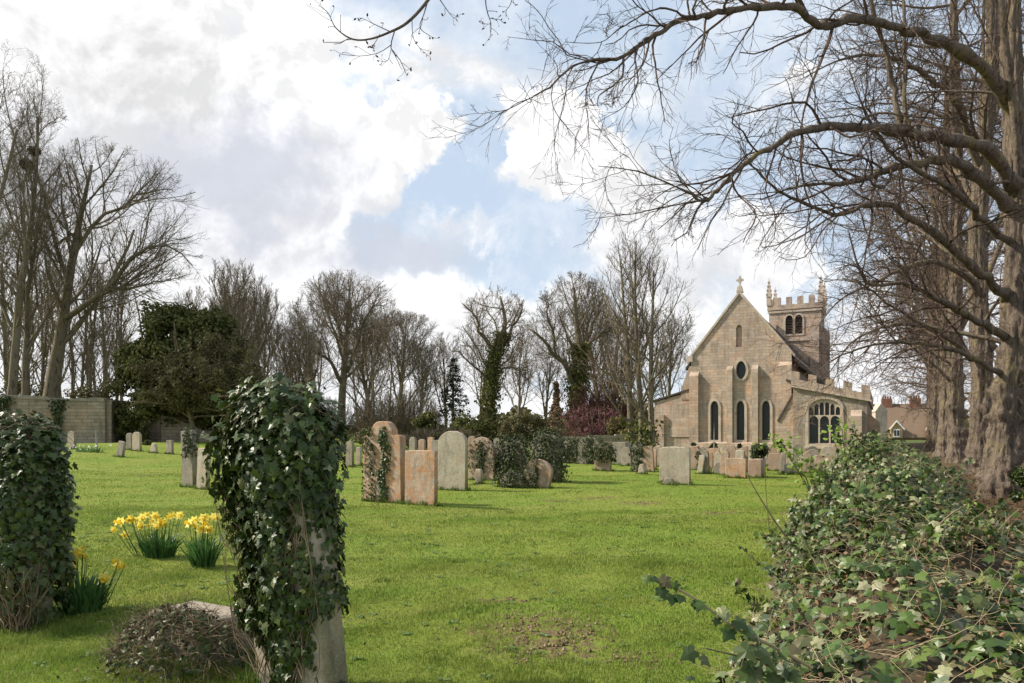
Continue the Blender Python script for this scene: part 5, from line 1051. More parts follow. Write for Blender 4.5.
def lime(label, px, Y, seed, H=17, r0=.42, lean=(0, 0), limbs=(), auto=26, n2=8, n3=8, n4=4, twig=.005, reach=5.5, bias=(-.1, 0, 0), burrs=34, zmin=3.0, poles=3, detail=True):
    rg = np.random.default_rng(seed); x, y = at(px, Y); z0 = float(gh(x, y)); root = empty('lime_tree', (x, y, z0)); tag(root, label, 'tree', GL); o = np.array([x, y, z0])
    V, f, (cx, cy, cz, cr_) = lime_trunk_mesh(rg, H, r0, lean, burrs); mesh_np('trunk', V, [f], M['bark_lime'], root, True)
    limb = Acc(); tw = Acc()
    groups = []
    for path in limbs:
        n_ = len(path)*5; P, R = pxpath(path, n_); R = R*.74; P = P-o
        if path[0][0] > 960: q_ = np.interp(P[0, 2]-.5, cz, cx), np.interp(P[0, 2]-.5, cz, cy), P[0, 2]-.5; P = np.concatenate([[q_], P]); R = np.concatenate([[R[0]*.9], R]); n_ += 1
        P[1:-1] += rg.normal(size=(n_-2, 3))*np.minimum(.03, R[1:-1, None]*.35); R = R*(1+.13*rg.normal(size=n_)); limb.add(*tubes(P[None], R[None], 9)); groups.append((P[None], R[None], np.array([np.linalg.norm(np.diff(P, axis=0), axis=1).sum()])))
    # limbs grown from the trunk, arching out and then hanging
    k = auto; hz = zmin+(H*.97-zmin)*((np.arange(k)+rg.random(k))/k)**.9; P = np.stack([np.interp(hz, cz, cx), np.interp(hz, cz, cy), hz], 1); th = rg.uniform(0, 2*pi, k)
    D = np.stack([np.cos(th), np.sin(th)*.8, rg.uniform(.1, .8, k)], 1)+np.array(bias); L = reach*rg.uniform(.6, 1.1, k)*(1-.35*(hz/H)**2)
    Pm, Rm = grow(rg, P, D, L, rg.uniform(.05, .10, k)*(r0/.42), 10, .12, -.02, .2); limb.add(*tubes(Pm, Rm, 7))
    # upright poles in the upper crown
    for q in range(poles):
        h0 = rg.uniform(.22, .5)*H; th_ = rg.uniform(0, 2*pi); P0 = np.array([[np.interp(h0, cz, cx), np.interp(h0, cz, cy), h0]])
        pp, pr = grow(rg, P0, np.array([[cos(th_)*.55, sin(th_)*.55, 1.]]), np.array([(H-h0)*rg.uniform(.8, 1.1)]), np.array([r0*rg.uniform(.28, .42)]), 14, .05, .12, .25)
        limb.add(*tubes(pp, pr, 9)); Lq = np.array([H-h0]); a1, b1, c1, d1 = kids(rg, pp, pr, Lq, 14, .15, .98, .8, .32, .4, None, .4, rmin=twig*2, bias=bias); d1 = np.minimum(d1, c1*.02)
        pq, rq = grow(rg, a1, b1, c1, d1, 8, .13, .0, .3); tw.add(*tubes(pq, rq, 4)); groups.append((pq, rq, c1))
    for (P_, R_, L_) in groups+[(Pm, Rm, L)]:
        single = len(P_) == 1; m = max(5, int(L_[0]*2.7)) if single else n2
        P, D, Lk, R = kids(rg, P_, R_, np.minimum(L_, 5.0) if single else L_, m, .22 if single else .15, .98, .75, .45, .5, None, .45, rmin=twig*1.6)
        R = np.clip(R, twig*1.4, Lk*.014); p, r = grow(rg, P, D, Lk, R, 9, .19, -.008, .3); (tw).add(*tubes(p, r, 4))
        P, D, Lk, R = kids(rg, p, r, Lk, n3, .12, .98, .65, .5, .55, None, .5, rmin=twig); R = np.minimum(R, np.maximum(twig, Lk*.012)); p, r = grow(rg, P, D, Lk, R, 6, .15, -.03, .5); tw.add(*tubes(p, r, 3))
        if n4:
            P, D, Lk, R = kids(rg, p, r, Lk, n4, .15, .98, .6, .55, .7, None, .5, rmin=twig*.8); p, r = grow(rg, P, D, Lk, R, 3, .13, -.02, .6); tw.add(*tubes(p, r, 3))
    limb.build('limb', M['bark_lime'], root, True); tw.build('crown', M['twig_lime'], root)
    # epicormic shoots on the burrs
    if detail:
        n = 420; zz = rg.uniform(.2, 7, n); th = rg.uniform(0, 2*pi, n); P = np.stack([np.interp(zz, cz, cx)+np.cos(th)*r0*.9, np.interp(zz, cz, cy)+np.sin(th)*r0*.9, zz], 1); D = np.stack([np.cos(th), np.sin(th), rg.uniform(-.8, .8, n)], 1)
        p, r = grow(rg, P, D, rg.uniform(.2, .9, n), np.full(n, .005), 6, .2, -.08, .5); e = Acc(); e.add(*tubes(p, r, 3)); e.build('side_shoots', M['twig_lime'], root)['kind'] = 'stuff'
    return root
LA = [(1016, 120, 14.7, .20), (985, 68, 14.0, .16), (940, 43, 13.3, .135), (899, 27, 12.5, .11), (860, 19, 12, .10), (821, 25, 11.5, .088), (794, 8, 11, .078), (750, 8, 10.6, .066), (714, 13, 10.3, .056), (680, 21, 10, .05), (650, 38, 9.7, .042), (623, 56, 9.5, .034), (576, 65, 9.2, .02), (545, 90, 9, .014), (498, 114, 8.8, .005)]
LB = [(1016, 185, 14.7, .22), (985, 151, 14, .18), (950, 140, 13.4, .15), (899, 131, 12.6, .115), (850, 127, 12, .095), (804, 130, 11.5, .08), (770, 148, 11.2, .062), (741, 166, 11, .052), (718, 190, 10.8, .044), (703, 200, 10.7, .036), (680, 189, 10.6, .022), (640, 172, 10.4, .014), (598, 166, 10.2, .005)]
LC = [(1014, 212, 14.7, .18), (966, 168, 13.8, .14), (920, 163, 13.2, .11), (880, 172, 12.7, .075), (850, 182, 12.3, .055), (800, 186, 12, .03), (760, 200, 11.7, .012)]
LD = [(1012, 300, 14.8, .15), (984, 274, 14.2, .12), (943, 241, 13.6, .10), (894, 207, 13, .075), (865, 205, 12.7, .06), (837, 215, 12.4, .048), (800, 201, 12, .035), (777, 190, 11.7, .026), (750, 163, 11.4, .016), (738, 140, 11.2, .008)]
LE = [(1010, 245, 14.8, .1), (985, 222, 14, .085), (953, 190, 13.3, .07), (902, 161, 12.8, .05), (880, 138, 12.5, .04), (860, 100, 12.2, .02), (850, 70, 12, .008)]
LF = [(899, 131, 12.6, .07), (893, 90, 12.6, .06), (885, 50, 12.5, .05), (872, 10, 12.4, .045), (864, -60, 12.3, .03)]
LG = [(905, 130, 12.7, .05), (905, 70, 12.8, .045), (904, 10, 12.8, .035), (902, -50, 12.8, .02)]
LH = [(703, 200, 10.7, .02), (670, 206, 10.5, .014), (630, 214, 10.3, .01), (585, 219, 10.1, .004)]
LI = [(704, 198, 10.7, .02), (695, 215, 10.7, .016), (688, 235, 10.7, .008)]
LJ = [(623, 56, 9.5, .022), (621, 78, 9.4, .016), (600, 95, 9.3, .012), (598, 108, 9.3, .005)]
LJ2 = [(650, 38, 9.7, .022), (644, 62, 9.6, .015), (630, 80, 9.5, .01), (615, 98, 9.4, .004)]
LJ3 = [(688, 18, 10, .022), (660, 8, 9.8, .016), (625, 25, 9.6, .012), (600, 42, 9.4, .008), (565, 42, 9.2, .004)]
LJ4 = [(690, 16, 10, .02), (684, -10, 10, .015), (670, -40, 10, .01)]
LK = [(1018, -130, 14.6, .24), (930, -210, 12.6, .17), (760, -260, 9.6, .12), (600, -220, 7.6, .07), (500, -110, 6.4, .035), (450, -35, 5.8, .02), (428, 0, 5.6, .013), (408, 22, 5.5, .011), (390, 32, 5.4, .009), (370, 39, 5.4, .007), (352, 39, 5.3, .006), (336, 28, 5.3, .004), (328, 13, 5.3, .003), (318, 5, 5.3, .002)]
LM = [(1008, 340, 14.9, .12), (980, 322, 14.2, .09), (940, 300, 13.6, .07), (900, 284, 13.2, .05), (866, 282, 12.9, .035), (849, 233, 12.7, .015)]
LN = [(1010, 380, 14.9, .09), (960, 352, 14.2, .06), (900, 342, 13.8, .04), (850, 352, 13.4, .025), (815, 372, 13, .01)]
lime('nearest old lime with burred trunk and great limbs sweeping left across the sky', 1004, 14.8, 101, H=17, r0=.27, lean=(.03, 0), limbs=[LA, LB, LC, LD, LE, LF, LG, LH, LI, LJ, LJ2, LJ3, LJ4, LM, LN], auto=13, n2=8, n3=7, n4=4, twig=.0036, reach=5.5, bias=(-.3, -.1, 0), burrs=60, poles=2)
T2a = [(972, 150, 21.8, .16), (958, 104, 21, .13), (935, 82, 20, .10), (908, 64, 19, .07), (880, 55, 18, .05), (840, 60, 17, .03), (800, 80, 16.4, .012)]
T2b = [(976, 285, 21.8, .13), (940, 262, 20.5, .10), (905, 268, 19.5, .075), (870, 285, 18.6, .05), (840, 300, 18, .03), (815, 330, 17.5, .012)]
T2c = [(976, 360, 21.9, .12), (935, 330, 20.6, .08), (895, 325, 19.6, .055), (855, 340, 19, .035), (830, 372, 18.5, .014)]
lime('second old lime behind the nearest one with yellowish algae on its upper limbs', 976, 22, 102, H=21, r0=.30, lean=(.028, 0), limbs=[T2a, T2b, T2c], auto=26, n2=9, n3=7, n4=4, twig=.005, reach=6.5, bias=(-.35, 0, 0), burrs=46)
l3 = lime('third lime of the avenue counting from the camera', 956, 30, 103, H=21, r0=.31, lean=(.0, 0), auto=30, n2=9, n3=7, n4=4, twig=.006, reach=6.2, bias=(-.3, 0, 0), burrs=40)
l4 = lime('fourth lime of the avenue counting from the camera', 945, 38, 104, H=20, r0=.31, auto=30, n2=9, n3=7, n4=4, twig=.0075, reach=6.0, bias=(-.2, 0, -.1), burrs=30)
l5 = lime('fifth lime of the avenue, partly hidden by the fourth', 938, 46, 105, H=19, r0=.31, auto=36, n2=9, n3=7, n4=3, twig=.010, reach=5.5, bias=(-.2, 0, -.2), burrs=24, zmin=2.2)
for px, Yy, rz, sc, lb in ((933, 55, 1.0, .92, 'sixth lime far down the avenue'), (930, 64, 2.2, .9, 'seventh lime far down the avenue')):
    x, y = at(px, Yy); copy_tree(l5, (x, y, 0), rz, sc, lb)
bush('ivy_clump', 'dark ivy clump at the foot of the nearest lime on the right edge', 'shrub', 1026, 12.8, 462, 520, 36, 'ivy', 1300, .08, 110, None, clumps=14)
thicket('dead_fern', 'rust brown dead bracken at the right edge of the picture', 'bracken', 1018, 8.6, 520, 70, 111, 'twig_red', 120, None, .003, 8)

# the small twig cluster hanging from the top edge belongs to the overhead bough of another lime
def overhead():
    rg = np.random.default_rng(120); P, R = pxpath(LK, 60); o = np.array([*at(1060, 17), 0]); root = empty('lime_tree', o); tag(root, 'lime right of the frame whose budding twigs hang into the top of the picture', 'tree', GL)
    V, f, (cx, cy, cz, cr_) = lime_trunk_mesh(rg, 18, .4, (0, 0), 20); mesh_np('trunk', V, [f], M['bark_lime'], root, True)
    bough = Acc(); P = np.concatenate([[[o[0], o[1], 13.0]], P]); R = np.concatenate([[.28], R]); bough.add(*tubes((P-o)[None], R[None], 8))
    tw = Acc(); bd = Acc()
    hand = [[(428, 0, 5.6, .008), (424, 14, 5.5, .005), (420, 28, 5.5, .004), (432, 37, 5.5, .002)], [(395, 30, 5.4, .006), (391, 48, 5.4, .005), (400, 60, 5.4, .004), (407, 76, 5.4, .002)], [(391, 45, 5.4, .004), (378, 53, 5.4, .003), (360, 56, 5.4, .0025), (340, 54, 5.4, .0015)],
            [(391, 32, 5.4, .005), (376, 25, 5.4, .0035), (362, 18, 5.4, .002)], [(380, 34, 5.4, .003), (372, 48, 5.4, .002)], [(436, -6, 5.6, .006), (450, 14, 5.6, .003), (456, 19, 5.6, .0015)],
            [(484, -30, 6, .008), (486, 6, 6, .006), (491, 24, 6, .004), (490, 39, 6, .002)], [(514, -20, 6, .006), (511, 3, 6, .004), (504, 12, 6, .002)], [(489, 18, 6, .003), (502, 20, 6, .0015)], [(491, 24, 6, .003), (482, 24, 6, .0015)],
            [(412, 18, 5.5, .004), (414, 40, 5.5, .003), (427, 55, 5.5, .001)], [(391, 50, 5.4, .003), (388, 60, 5.4, .002), (382, 62, 5.4, .001)]]
    tw1, tw2 = tw, Acc()
    for h in hand:
        tw = tw2 if h[0][0] > 470 else tw1; q, r = pxpath(h, 10); tw.add(*tubes((q-o)[None], np.maximum(r*.8, .0018)[None], 5)); Lh = np.array([np.linalg.norm(np.diff(q, axis=0), axis=1).sum()])
        P2, D, Lk, Rk = kids(rg, (q-o)[None], r[None], Lh, 5, .3, 1, .8, .3, .5, None, .3, rmin=.0016); p, r2 = grow(rg, P2, D, np.maximum(Lk, .05), Rk, 3, .2, 0, .8); tw.add(*tubes(p, r2, 4)); tips = np.concatenate([p[:, -1], (q-o)[-1:]])
        leaves(bd, rg, tips, rdir(rg, len(tips)), rdir(rg, len(tips)), np.full(len(tips), .028), LEAF_O, LEAF_O_F)
    tw = tw1; q = (P-o)[-20:]; P2, D, Lk, Rk = kids(rg, q[None], R[-20:][None], np.array([1.]), 10, .1, 1, .8, .2, .5, None, .3, rmin=.0016); p, r2 = grow(rg, P2, D, Lk, Rk, 3, .2, 0, .8); tw.add(*tubes(p, r2, 4)); leaves(bd, rg, p[:, -1], rdir(rg, len(p)), rdir(rg, len(p)), np.full(len(p), .028), LEAF_O, LEAF_O_F)
    bough.build('limb', M['bark_lime'], root, True); tw1.build('twigs', M['twig_lime'], root); tw2.build('twigs', M['twig_lime'], root); bd.build('bud', M['twig_red'], root)['kind'] = 'stuff'
overhead()

# ------------------------------------------------------------------ church
OX, OY = at(740, 50); CROT = -radians(27.2); CU_, SU_ = cos(CROT), sin(CROT)
church = empty('church', (OX, OY, 0), (0, 0, CROT)); tag(church, 'medieval stone church with east gable, side chapel and battlemented west tower', 'church')
def cu(px, w=0.0):
    k = (px-512)/F; ux, uy = CU_, SU_; wx, wy = -SU_, CU_
    return (k*(OY+w*wy)-OX-w*wx)/(ux-k*uy)
def cz(px, py, w=0.0):
    u = cu(px, w); d = OY+u*SU_+w*CU_; return EYE+(HZ-py)/F*d
def cp(px, py, w=0.0): return (cu(px, w), cz(px, py, w))
def arch(u0, u1, z0, z1, rise, kind='point', n=10):
    """closed outline of an arched opening"""
    c = (u0+u1)/2; a = (u1-u0)/2; zs = z1-rise; P = [(u0, z0), (u1, z0)]
    for i in range(n+1):
        t = i/n
        if kind == 'point':
            if t <= .5: q = t*2; x = a*(1-q**1.7); 
            else: q = (1-t)*2; x = -a*(1-q**1.7)
            P.append((c+x, zs+rise*(sin(q*pi/2)**.95)))
        else: P.append((c+a*cos(pi*t), zs+rise*sin(pi*t)))
    return P
def offs(poly, d):
    """outline moved outwards by d metres along its normals"""
    n = len(poly); ar = sum(poly[i][0]*poly[(i+1) % n][1]-poly[(i+1) % n][0]*poly[i][1] for i in range(n)); sg = 1 if ar > 0 else -1; out = []
    for i in range(n):
        (x0, z0), (x1, z1), (x2, z2) = poly[i-1], poly[i], poly[(i+1) % n]
        ax, az = x1-x0, z1-z0; bx, bz = x2-x1, z2-z1; la = max(1e-6, sqrt(ax*ax+az*az)); lb = max(1e-6, sqrt(bx*bx+bz*bz))
        nx, nz = sg*(az/la+bz/lb), -sg*(ax/la+bx/lb); ln = max(1e-6, sqrt(nx*nx+nz*nz)); k = d/max(.55, ln/2); out.append((x1+nx/ln*k, z1+nz/ln*k))
    return out
def window(name, poly, w, glassback=.35, ringw=.14, mullions=(), parent=church):
    """surround proud of the wall, glass set back; returns frame"""
    fr = curve_mesh(name, offs(poly, ringw), [poly], .10, M['dress'], parent); fr.location = (0, w-.06, 0)
    gl = curve_mesh('pane', offs(poly, .03), [], .03, M['glass'], fr); gl.location = (0, glassback, 0)
    return fr
def make_church():
    el, er, ap = cp(691, 357), cp(791.5, 352.5), cp(739, 293.5)
    zb = -.3; ue0, ue1 = el[0], er[0]; ze = (el[1]+er[1])/2
    lanc = [arch(cu(x-4), cu(x+4), cz(x, 440), cz(x, 401), .45, 'point') for x in (714.5, 740.5, 766)]
    v0 = cp(741, 361); v1 = cp(741, 379); uc = v0[0]; hv = (v0[1]-v1[1])/2; zc = (v0[1]+v1[1])/2; wv = cu(746)-cu(736)
    ves = [(uc+wv/2*sin(t)*abs(sin(t))**.1, zc+hv*-cos(t)) for t in np.linspace(0, 2*pi, 18, endpoint=False)]
    niche = arch(cu(736), cu(742), cz(739, 347), cz(739, 325), .25, 'round')
    gable = [(ue0, zb), (ue1, zb), (ue1, ze), (ap[0], ap[1]), (ue0, ze)]
    curve_mesh('gable_wall', gable, lanc+[ves, niche], .5, M['church'], church)
    nb = curve_mesh('niche_back', offs(niche, .03), [], .05, M['ashlar'], church); nb.location = (0, .25, 0)
    for i, p in enumerate(lanc): window('lancet_window', p, 0, .38, .17)
    window('vesica_window', ves, 0, .38, .16)
    # side walls and roof of the chancel
    D = 26
    a = Acc(); a.box(ue0+.001, ue0+.5, .5, D, zb, ze-.01); a.box(ue1-.5, ue1-.001, .5, D, zb, ze-.01); a.build('side_wall', M['church'], church)
    sl = (ap[1]-ze)/((ue1-ue0)/2); um = (ue0+ue1)/2
    for sgn in (-1, 1):
        ee = um+sgn*((ue1-ue0)/2+.45); zz = ap[1]-sl*((ue1-ue0)/2+.45); th = .2
        a = Acc(); P = [(um, ap[1]-.12), (ee, zz-.12), (ee, zz-.12-th), (um, ap[1]-.12-th*1.3)]
        if sgn < 0: P = P[::-1]
        a.prism(P, .3, D); a.build('roof', M['lead'], church)
        # raised coping of the gable
        a = Acc(); e2 = um+sgn*((ue1-ue0)/2+.22); z2 = ap[1]-sl*((ue1-ue0)/2+.22); P = [(um, ap[1]+.20), (e2, z2+.16), (e2, z2-.05), (um, ap[1]-.02)]
        if sgn < 0: P = P[::-1]
        a.prism(P, -.10, .32); a.build('gable_coping', M['dress'], church)
    # flat buttresses: left corner, two between the lancets, right corner
    for (x0, x1, yt, pr, mm) in ((690, 699, 372, .28, 'church'), (727.5, 733, 366, .30, 'ashlar'), (758, 766-4.6, 365, .0, 'ashlar'), (752.5, 758.5, 365, .30, 'ashlar'), (779, 792, 362, .34, 'church')):
        if pr == 0: continue
        u0, u1, zt = cu(x0), cu(x1), cz(x0, yt); a = Acc()
        a.add([(u0, -pr, zb), (u1, -pr, zb), (u1, -pr, zt-.3), (u0, -pr, zt-.3), (u0, -.002, zb), (u1, -.002, zb), (u1, -.002, zt), (u0, -.002, zt)], [[(0, 1, 2, 3), (3, 2, 6, 7), (0, 3, 7, 4), (1, 5, 6, 2)]])
        a.build('buttress', M[mm], church)
    # plinth, string course, brick patches under the lancets
    a = Acc(); zpl = cz(740, 442); a.add([(ue0-.1, -.42, zb), (ue1+.12, -.42, zb), (ue1+.12, -.42, zpl-.1), (ue0-.1, -.42, zpl-.1), (ue0-.1, -.005, zpl), (ue1+.12, -.005, zpl)], [[(0, 1, 2, 3), (3, 2, 5, 4)]]); a.build('plinth', M['ashlar'], church)
    for x, mm in ((714.5, 'brick'), (740.5, 'chapel'), (766, 'brick')):
        a = Acc(); a.box(cu(x-5), cu(x+5), -.03, .1, cz(x, 450), cz(x, 441.5)); a.build('sill_panel', M[mm], church)
    a = Acc(); a.box(ue0-.3, ue0+.15, -.15, .3, ze-.35, ze+.05); a.build('kneeler', M['dress'], church)
    # cross on the apex
    cx, zt = um, ap[1]+.18; a = Acc(); a.prism([(cx-.22, zt-.1), (cx+.22, zt-.1), (cx+.12, zt+.32), (cx-.12, zt+.32)], -.1, .3); a.build('cross_base', M['dress'], church)
    a = Acc(); a.box(cx-.055, cx+.055, .04, .16, zt+.3, zt+1.05); a.box(cx-.24, cx-.056, .045, .155, zt+.70, zt+.82); a.box(cx+.056, cx+.24, .045, .155, zt+.70, zt+.82); a.box(cx-.11, cx-.056, .05, .15, zt+.62, zt+.90); a.box(cx+.056, cx+.11, .05, .15, zt+.62, zt+.90); a.build('cross', M['dress'], church)
    # north lean-to, left of the gable
    ul = cu(653); zl, zr = cz(655, 402), cz(691, 391); wins = [arch(cu(669), cu(689), cz(680, 436), cz(680, 404), .1, 'round')]
    curve_mesh('vestry_wall', [(ul, zb), (ue0-.002, zb), (ue0-.002, zr), (ul, zl)], [], .4, M['church'], church).location = (0, .35, 0)
    a = Acc(); a.prism([(ul-.2, zl-.02), (ue0, zr+.12), (ue0, zr+.24), (ul-.2, zl+.12)][::-1], .25, 9); a.build('vestry_roof', M['lead'], church)
    a = Acc(); a.box(cu(668.5), cu(689), .29, .349, cz(680, 437), cz(680, 404)); a.build('blocked_arch', M['ashlar'], church)
    a = Acc(); a.prism([(cu(680), zr-.6), (ue0-.004, zr-.6), (ue0-.004, cz(691, 366)), (ue0-.2, cz(691, 366)), (cu(680), cz(681, 389))], .30, .349); a.build('sloped_buttress', M['church'], church)
    a = Acc(); a.box(ul, ul+.35, .751, 9, zb, zl-.03); a.build('vestry_side_wall', M['church'], church)
    a = Acc(); a.box(cu(659), cu(663.5), .1, .348, zb, cz(660, 415)); a.build('vestry_buttress', M['church'], church)
    # ---- south chapel
    w0 = -.9; u0 = cu(793, w0); u1 = cu(867, w0); zl, zr = cz(793, 385, w0), cz(867, 400, w0)
    win = arch(cu(808.5, w0), cu(840.5, w0), cz(824, 444, w0), cz(824, 399, w0), .60, 'point', 14)
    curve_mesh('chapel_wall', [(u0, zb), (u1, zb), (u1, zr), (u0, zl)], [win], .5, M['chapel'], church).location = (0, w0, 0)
    fr = window('chapel_window', win, w0, .40, .20)
    # tracery
    uL, uR = cu(808.5, w0), cu(840.5, w0); zb2, zt2 = cz(824, 444, w0), cz(824, 399, w0); W = uR-uL; g = .05; holes = []; nl = 3
    zs = zb2+(zt2-zb2)*.52
    for i in range(nl):
        a0 = uL+W*i/nl+g; a1 = uL+W*(i+1)/nl-g; holes.append(arch(a0, a1, zb2+.05, zs+.30, .30, 'point', 8))
    for i in range(nl*2):
        a0 = uL+W*i/6+.035; a1 = uL+W*(i+1)/6-.035; hgt = [.58, .78, .90, .90, .78, .58][i]; holes.append(arch(a0, a1, zs+.36, zs+.36+hgt*(zt2-zs-.36)*.92-.03, .2, 'point', 6))
    tr = curve_mesh('tracery', offs(win, .02), holes, .14, M['dress'], fr); tr.location = (0, .14, 0)
    # hood mould and sill
    a = Acc(); a.box(uL-.25, uR+.25, w0-.12, w0-.002, zb2-.30, zb2-.16); a.build('window_sill', M['dress'], church)
    # sloping parapet with battlements
    par = Acc(); th = .55; n = 5
    L = u1-u0+.3; ztop = lambda u: zl+(zr-zl)*(u-u0)/(u1-u0)
    P = [(u0-.1, ztop(u0-.1)), (u1+.2, ztop(u1+.2)), (u1+.2, ztop(u1+.2)+.42), (u0-.1, ztop(u0-.1)+.42)]
    par.prism(P, w0-.10, w0+.45); sp_ = L/(2*n-1)*1.0
    for i in range(n):
        a0 = u0-.1+2*i*sp_; a1 = a0+sp_*.95; par.prism([(a0, ztop(a0)+.425), (a1, ztop(a1)+.425), (a1, ztop(a1)+.92), (a0, ztop(a0)+.92)], w0-.10, w0+.45)
    par.build('parapet', M['church'], church)
    s_ = Acc(); s_.prism([(u0-.15, ztop(u0)-.12), (u1+.28, ztop(u1)-.12), (u1+.28, ztop(u1)-.0), (u0-.15, ztop(u0)-.0)], w0-.20, w0-.004); s_.build('string_course', M['dress'], church)
    a = Acc(); bu0, bu1 = cu(851, w0), cu(862, w0); zt = cz(857, 410, w0); a.add([(bu0, w0-.45, zb), (bu1, w0-.45, zb), (bu1, w0-.45, zt-.4), (bu0, w0-.45, zt-.4), (bu0, w0-.002, zb), (bu1, w0-.002, zb), (bu1, w0-.002, zt), (bu0, w0-.002, zt)], [[(0, 1, 2, 3), (3, 2, 6, 7), (0, 3, 7, 4), (1, 5, 6, 2)]]); a.build('chapel_buttress', M['ashlar'], church)
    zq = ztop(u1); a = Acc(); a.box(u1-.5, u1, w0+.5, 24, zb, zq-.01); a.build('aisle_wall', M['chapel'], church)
    a = Acc(); a.box(u1-.35, u1+.12, w0+.46, 24, zq, zq+.45)
    for k in range(11): a.box(u1-.35, u1+.12, w0+1.2+k*2.1, w0+2.25+k*2.1, zq+.455, zq+.95)
    a.build('aisle_parapet', M['church'], church)
    for k in range(4):
        y0 = 1.5+k*5.2; a = Acc(); a.add([(u1+.7, y0, zb), (u1+.7, y0+.7, zb), (u1+.7, y0+.7, zq-1.4), (u1+.7, y0, zq-1.4), (u1+.002, y0, zb), (u1+.002, y0+.7, zb), (u1+.002, y0+.7, zq-.7), (u1+.002, y0, zq-.7)], [[(0, 1, 2, 3), (3, 2, 6, 7), (0, 3, 7, 4), (1, 5, 6, 2)]]); a.build('aisle_buttress', M['ashlar'], church)
        a = Acc(); a.box(u1-.02, u1+.012, y0+1.8, y0+3.6, 1.4, zq-1.3); a.build('aisle_window', M['glass'], church)
    a = Acc(); ur = ue1-.3; a.prism([(ur, zl+.45), (u1-.3, zr+.1), (u1-.3, zr), (ur, zl+.30)][::-1], w0+.46, 24); a.build('aisle_roof', M['lead'], church)
    # old roof scar line and low buttress between gable and chapel
    p0, p1 = cp(793, 394, -.62), cp(777.5, 421, -.62); a = Acc(); a.prism([(p1[0]-.04, p1[1]), (p1[0]+.10, p1[1]-.05), (p0[0]+.10, p0[1]-.03), (p0[0]-.02, p0[1]+.06)], -.68, -.345); a.build('weathering', M['lead'], church)
    a = Acc(); a.add([(cu(779), -.62, zb), (cu(794), -.62, zb), (p0[0], -.62, p0[1]), (p1[0], -.62, p1[1]), (cu(779), -.345, zb), (cu(794), -.345, zb), (p0[0], -.345, p0[1]), (p1[0], -.345, p1[1])], [[(0, 1, 2, 3), (3, 2, 6, 7), (0, 3, 7, 4), (1, 5, 6, 2)]]); a.build('stepped_buttress', M['church'], church)
    # ---- nave beyond the chancel and tower
    wt = 26.0; tu0, tu1 = cu(769, wt), cu(821, wt); zt = cz(795, 309, wt); dT = tu1-tu0
    bel = [arch(cu(a0, wt), cu(a1, wt), cz(795, 334, wt), cz(795, 315, wt), .45, 'point') for a0, a1 in ((785.5, 793), (795, 802.5))]
    tw = curve_mesh('tower', [(tu0, zb), (tu1, zb), (tu1, zt), (tu0, zt)], bel, .6, M['church'], church); tw.location = (0, wt, 0)
    for b_ in bel:
        f_ = curve_mesh('belfry_window', offs(b_, .16), [b_], .1, M['dress'], church); f_.location = (0, wt-.06, 0)
        lv = Acc(); u0b, u1b = b_[0][0], b_[1][0]; z0b = b_[0][1]; z1b = max(p[1] for p in b_)
        for k in range(7):
            zz = z0b+(z1b-z0b)*k/7; lv.add([(u0b-.05, .18, zz), (u1b+.05, .18, zz), (u1b+.05, .40, zz+.28), (u0b-.05, .40, zz+.28), (u0b-.05, .21, zz-.04), (u1b+.05, .21, zz-.04), (u1b+.05, .43, zz+.24), (u0b-.05, .43, zz+.24)], [[(0, 1, 2, 3), (4, 7, 6, 5), (0, 4, 5, 1)]])
        lv.build('louvre', M['lead'], f_)
        gb = curve_mesh('pane', offs(b_, .03), [], .03, M['glass'], f_); gb.location = (0, .5, 0)
    a = Acc(); a.box(tu0, tu0+.6, wt+.6, wt+dT, zb, zt); a.box(tu1-.6, tu1, wt+.6, wt+dT, zb, zt); a.box(tu0+.6, tu1-.6, wt+dT-.6, wt+dT, zb, zt); a.box(tu0+.6, tu1-.6, wt+.6, wt+dT-.6, zt-.5, zt-.1); a.build('tower_wall', M['church'], church)
    # string courses
    a = Acc()
    for py in (341, 312): 
        zz = cz(795, py, wt); a.box(tu0-.1, tu1+.1, wt-.12, wt-.002, zz, zz+.2); a.box(tu1+.002, tu1+.12, wt, wt+dT, zz, zz+.2)
    a.build('tower_string_course', M['dress'], church)
    # angle buttresses on the right
    for (off, ptop, wd) in ((.0, 332, .9),):
        z1 = cz(825, ptop, wt); a = Acc(); a.box(tu1+.002, tu1+.75, wt+.25, wt+1.1, zb, z1); a.prism([(tu1+.002, z1+.003), (tu1+.75, z1+.003), (tu1+.002, z1+.7)], wt+.25, wt+1.1); a.build('tower_buttress', M['church'], church)
        a = Acc(); a.box(tu1-.95, tu1-.15, wt-.45, wt-.003, zb, z1+1); a.build('tower_buttress', M['church'], church)
        a = Acc(); a.box(tu0+.05, tu0+.75, wt-.45, wt-.003, zb, z1+1); a.build('tower_buttress', M['church'], church)
    # parapet, merlons, pinnacles
    a = Acc(); e = .15; zp = zt+.5; a.box(tu0-e, tu1+e, wt-e, wt+.4, zt+.002, zp); a.box(tu0-e, tu1+e, wt+dT-.4, wt+dT+e, zt+.002, zp); a.box(tu0-e, tu0+.4, wt+.402, wt+dT-.402, zt+.002, zp); a.box(tu1-.4, tu1+e, wt+.402, wt+dT-.402, zt+.002, zp)
    m_ = 4; st_ = (dT-1.2)/(2*m_-1)
    for k in range(m_):
        q = .6+2*k*st_+0.0
        a.box(tu0+q, tu0+q+st_, wt-e, wt+.35, zp+.003, zp+.75); a.box(tu0+q, tu0+q+st_, wt+dT-.35, wt+dT+e, zp+.003, zp+.75); a.box(tu0-e, tu0+.35, wt+q, wt+q+st_, zp+.003, zp+.75); a.box(tu1-.35, tu1+e, wt+q, wt+q+st_, zp+.003, zp+.75)
    a.build('tower_battlements', M['church'], church)
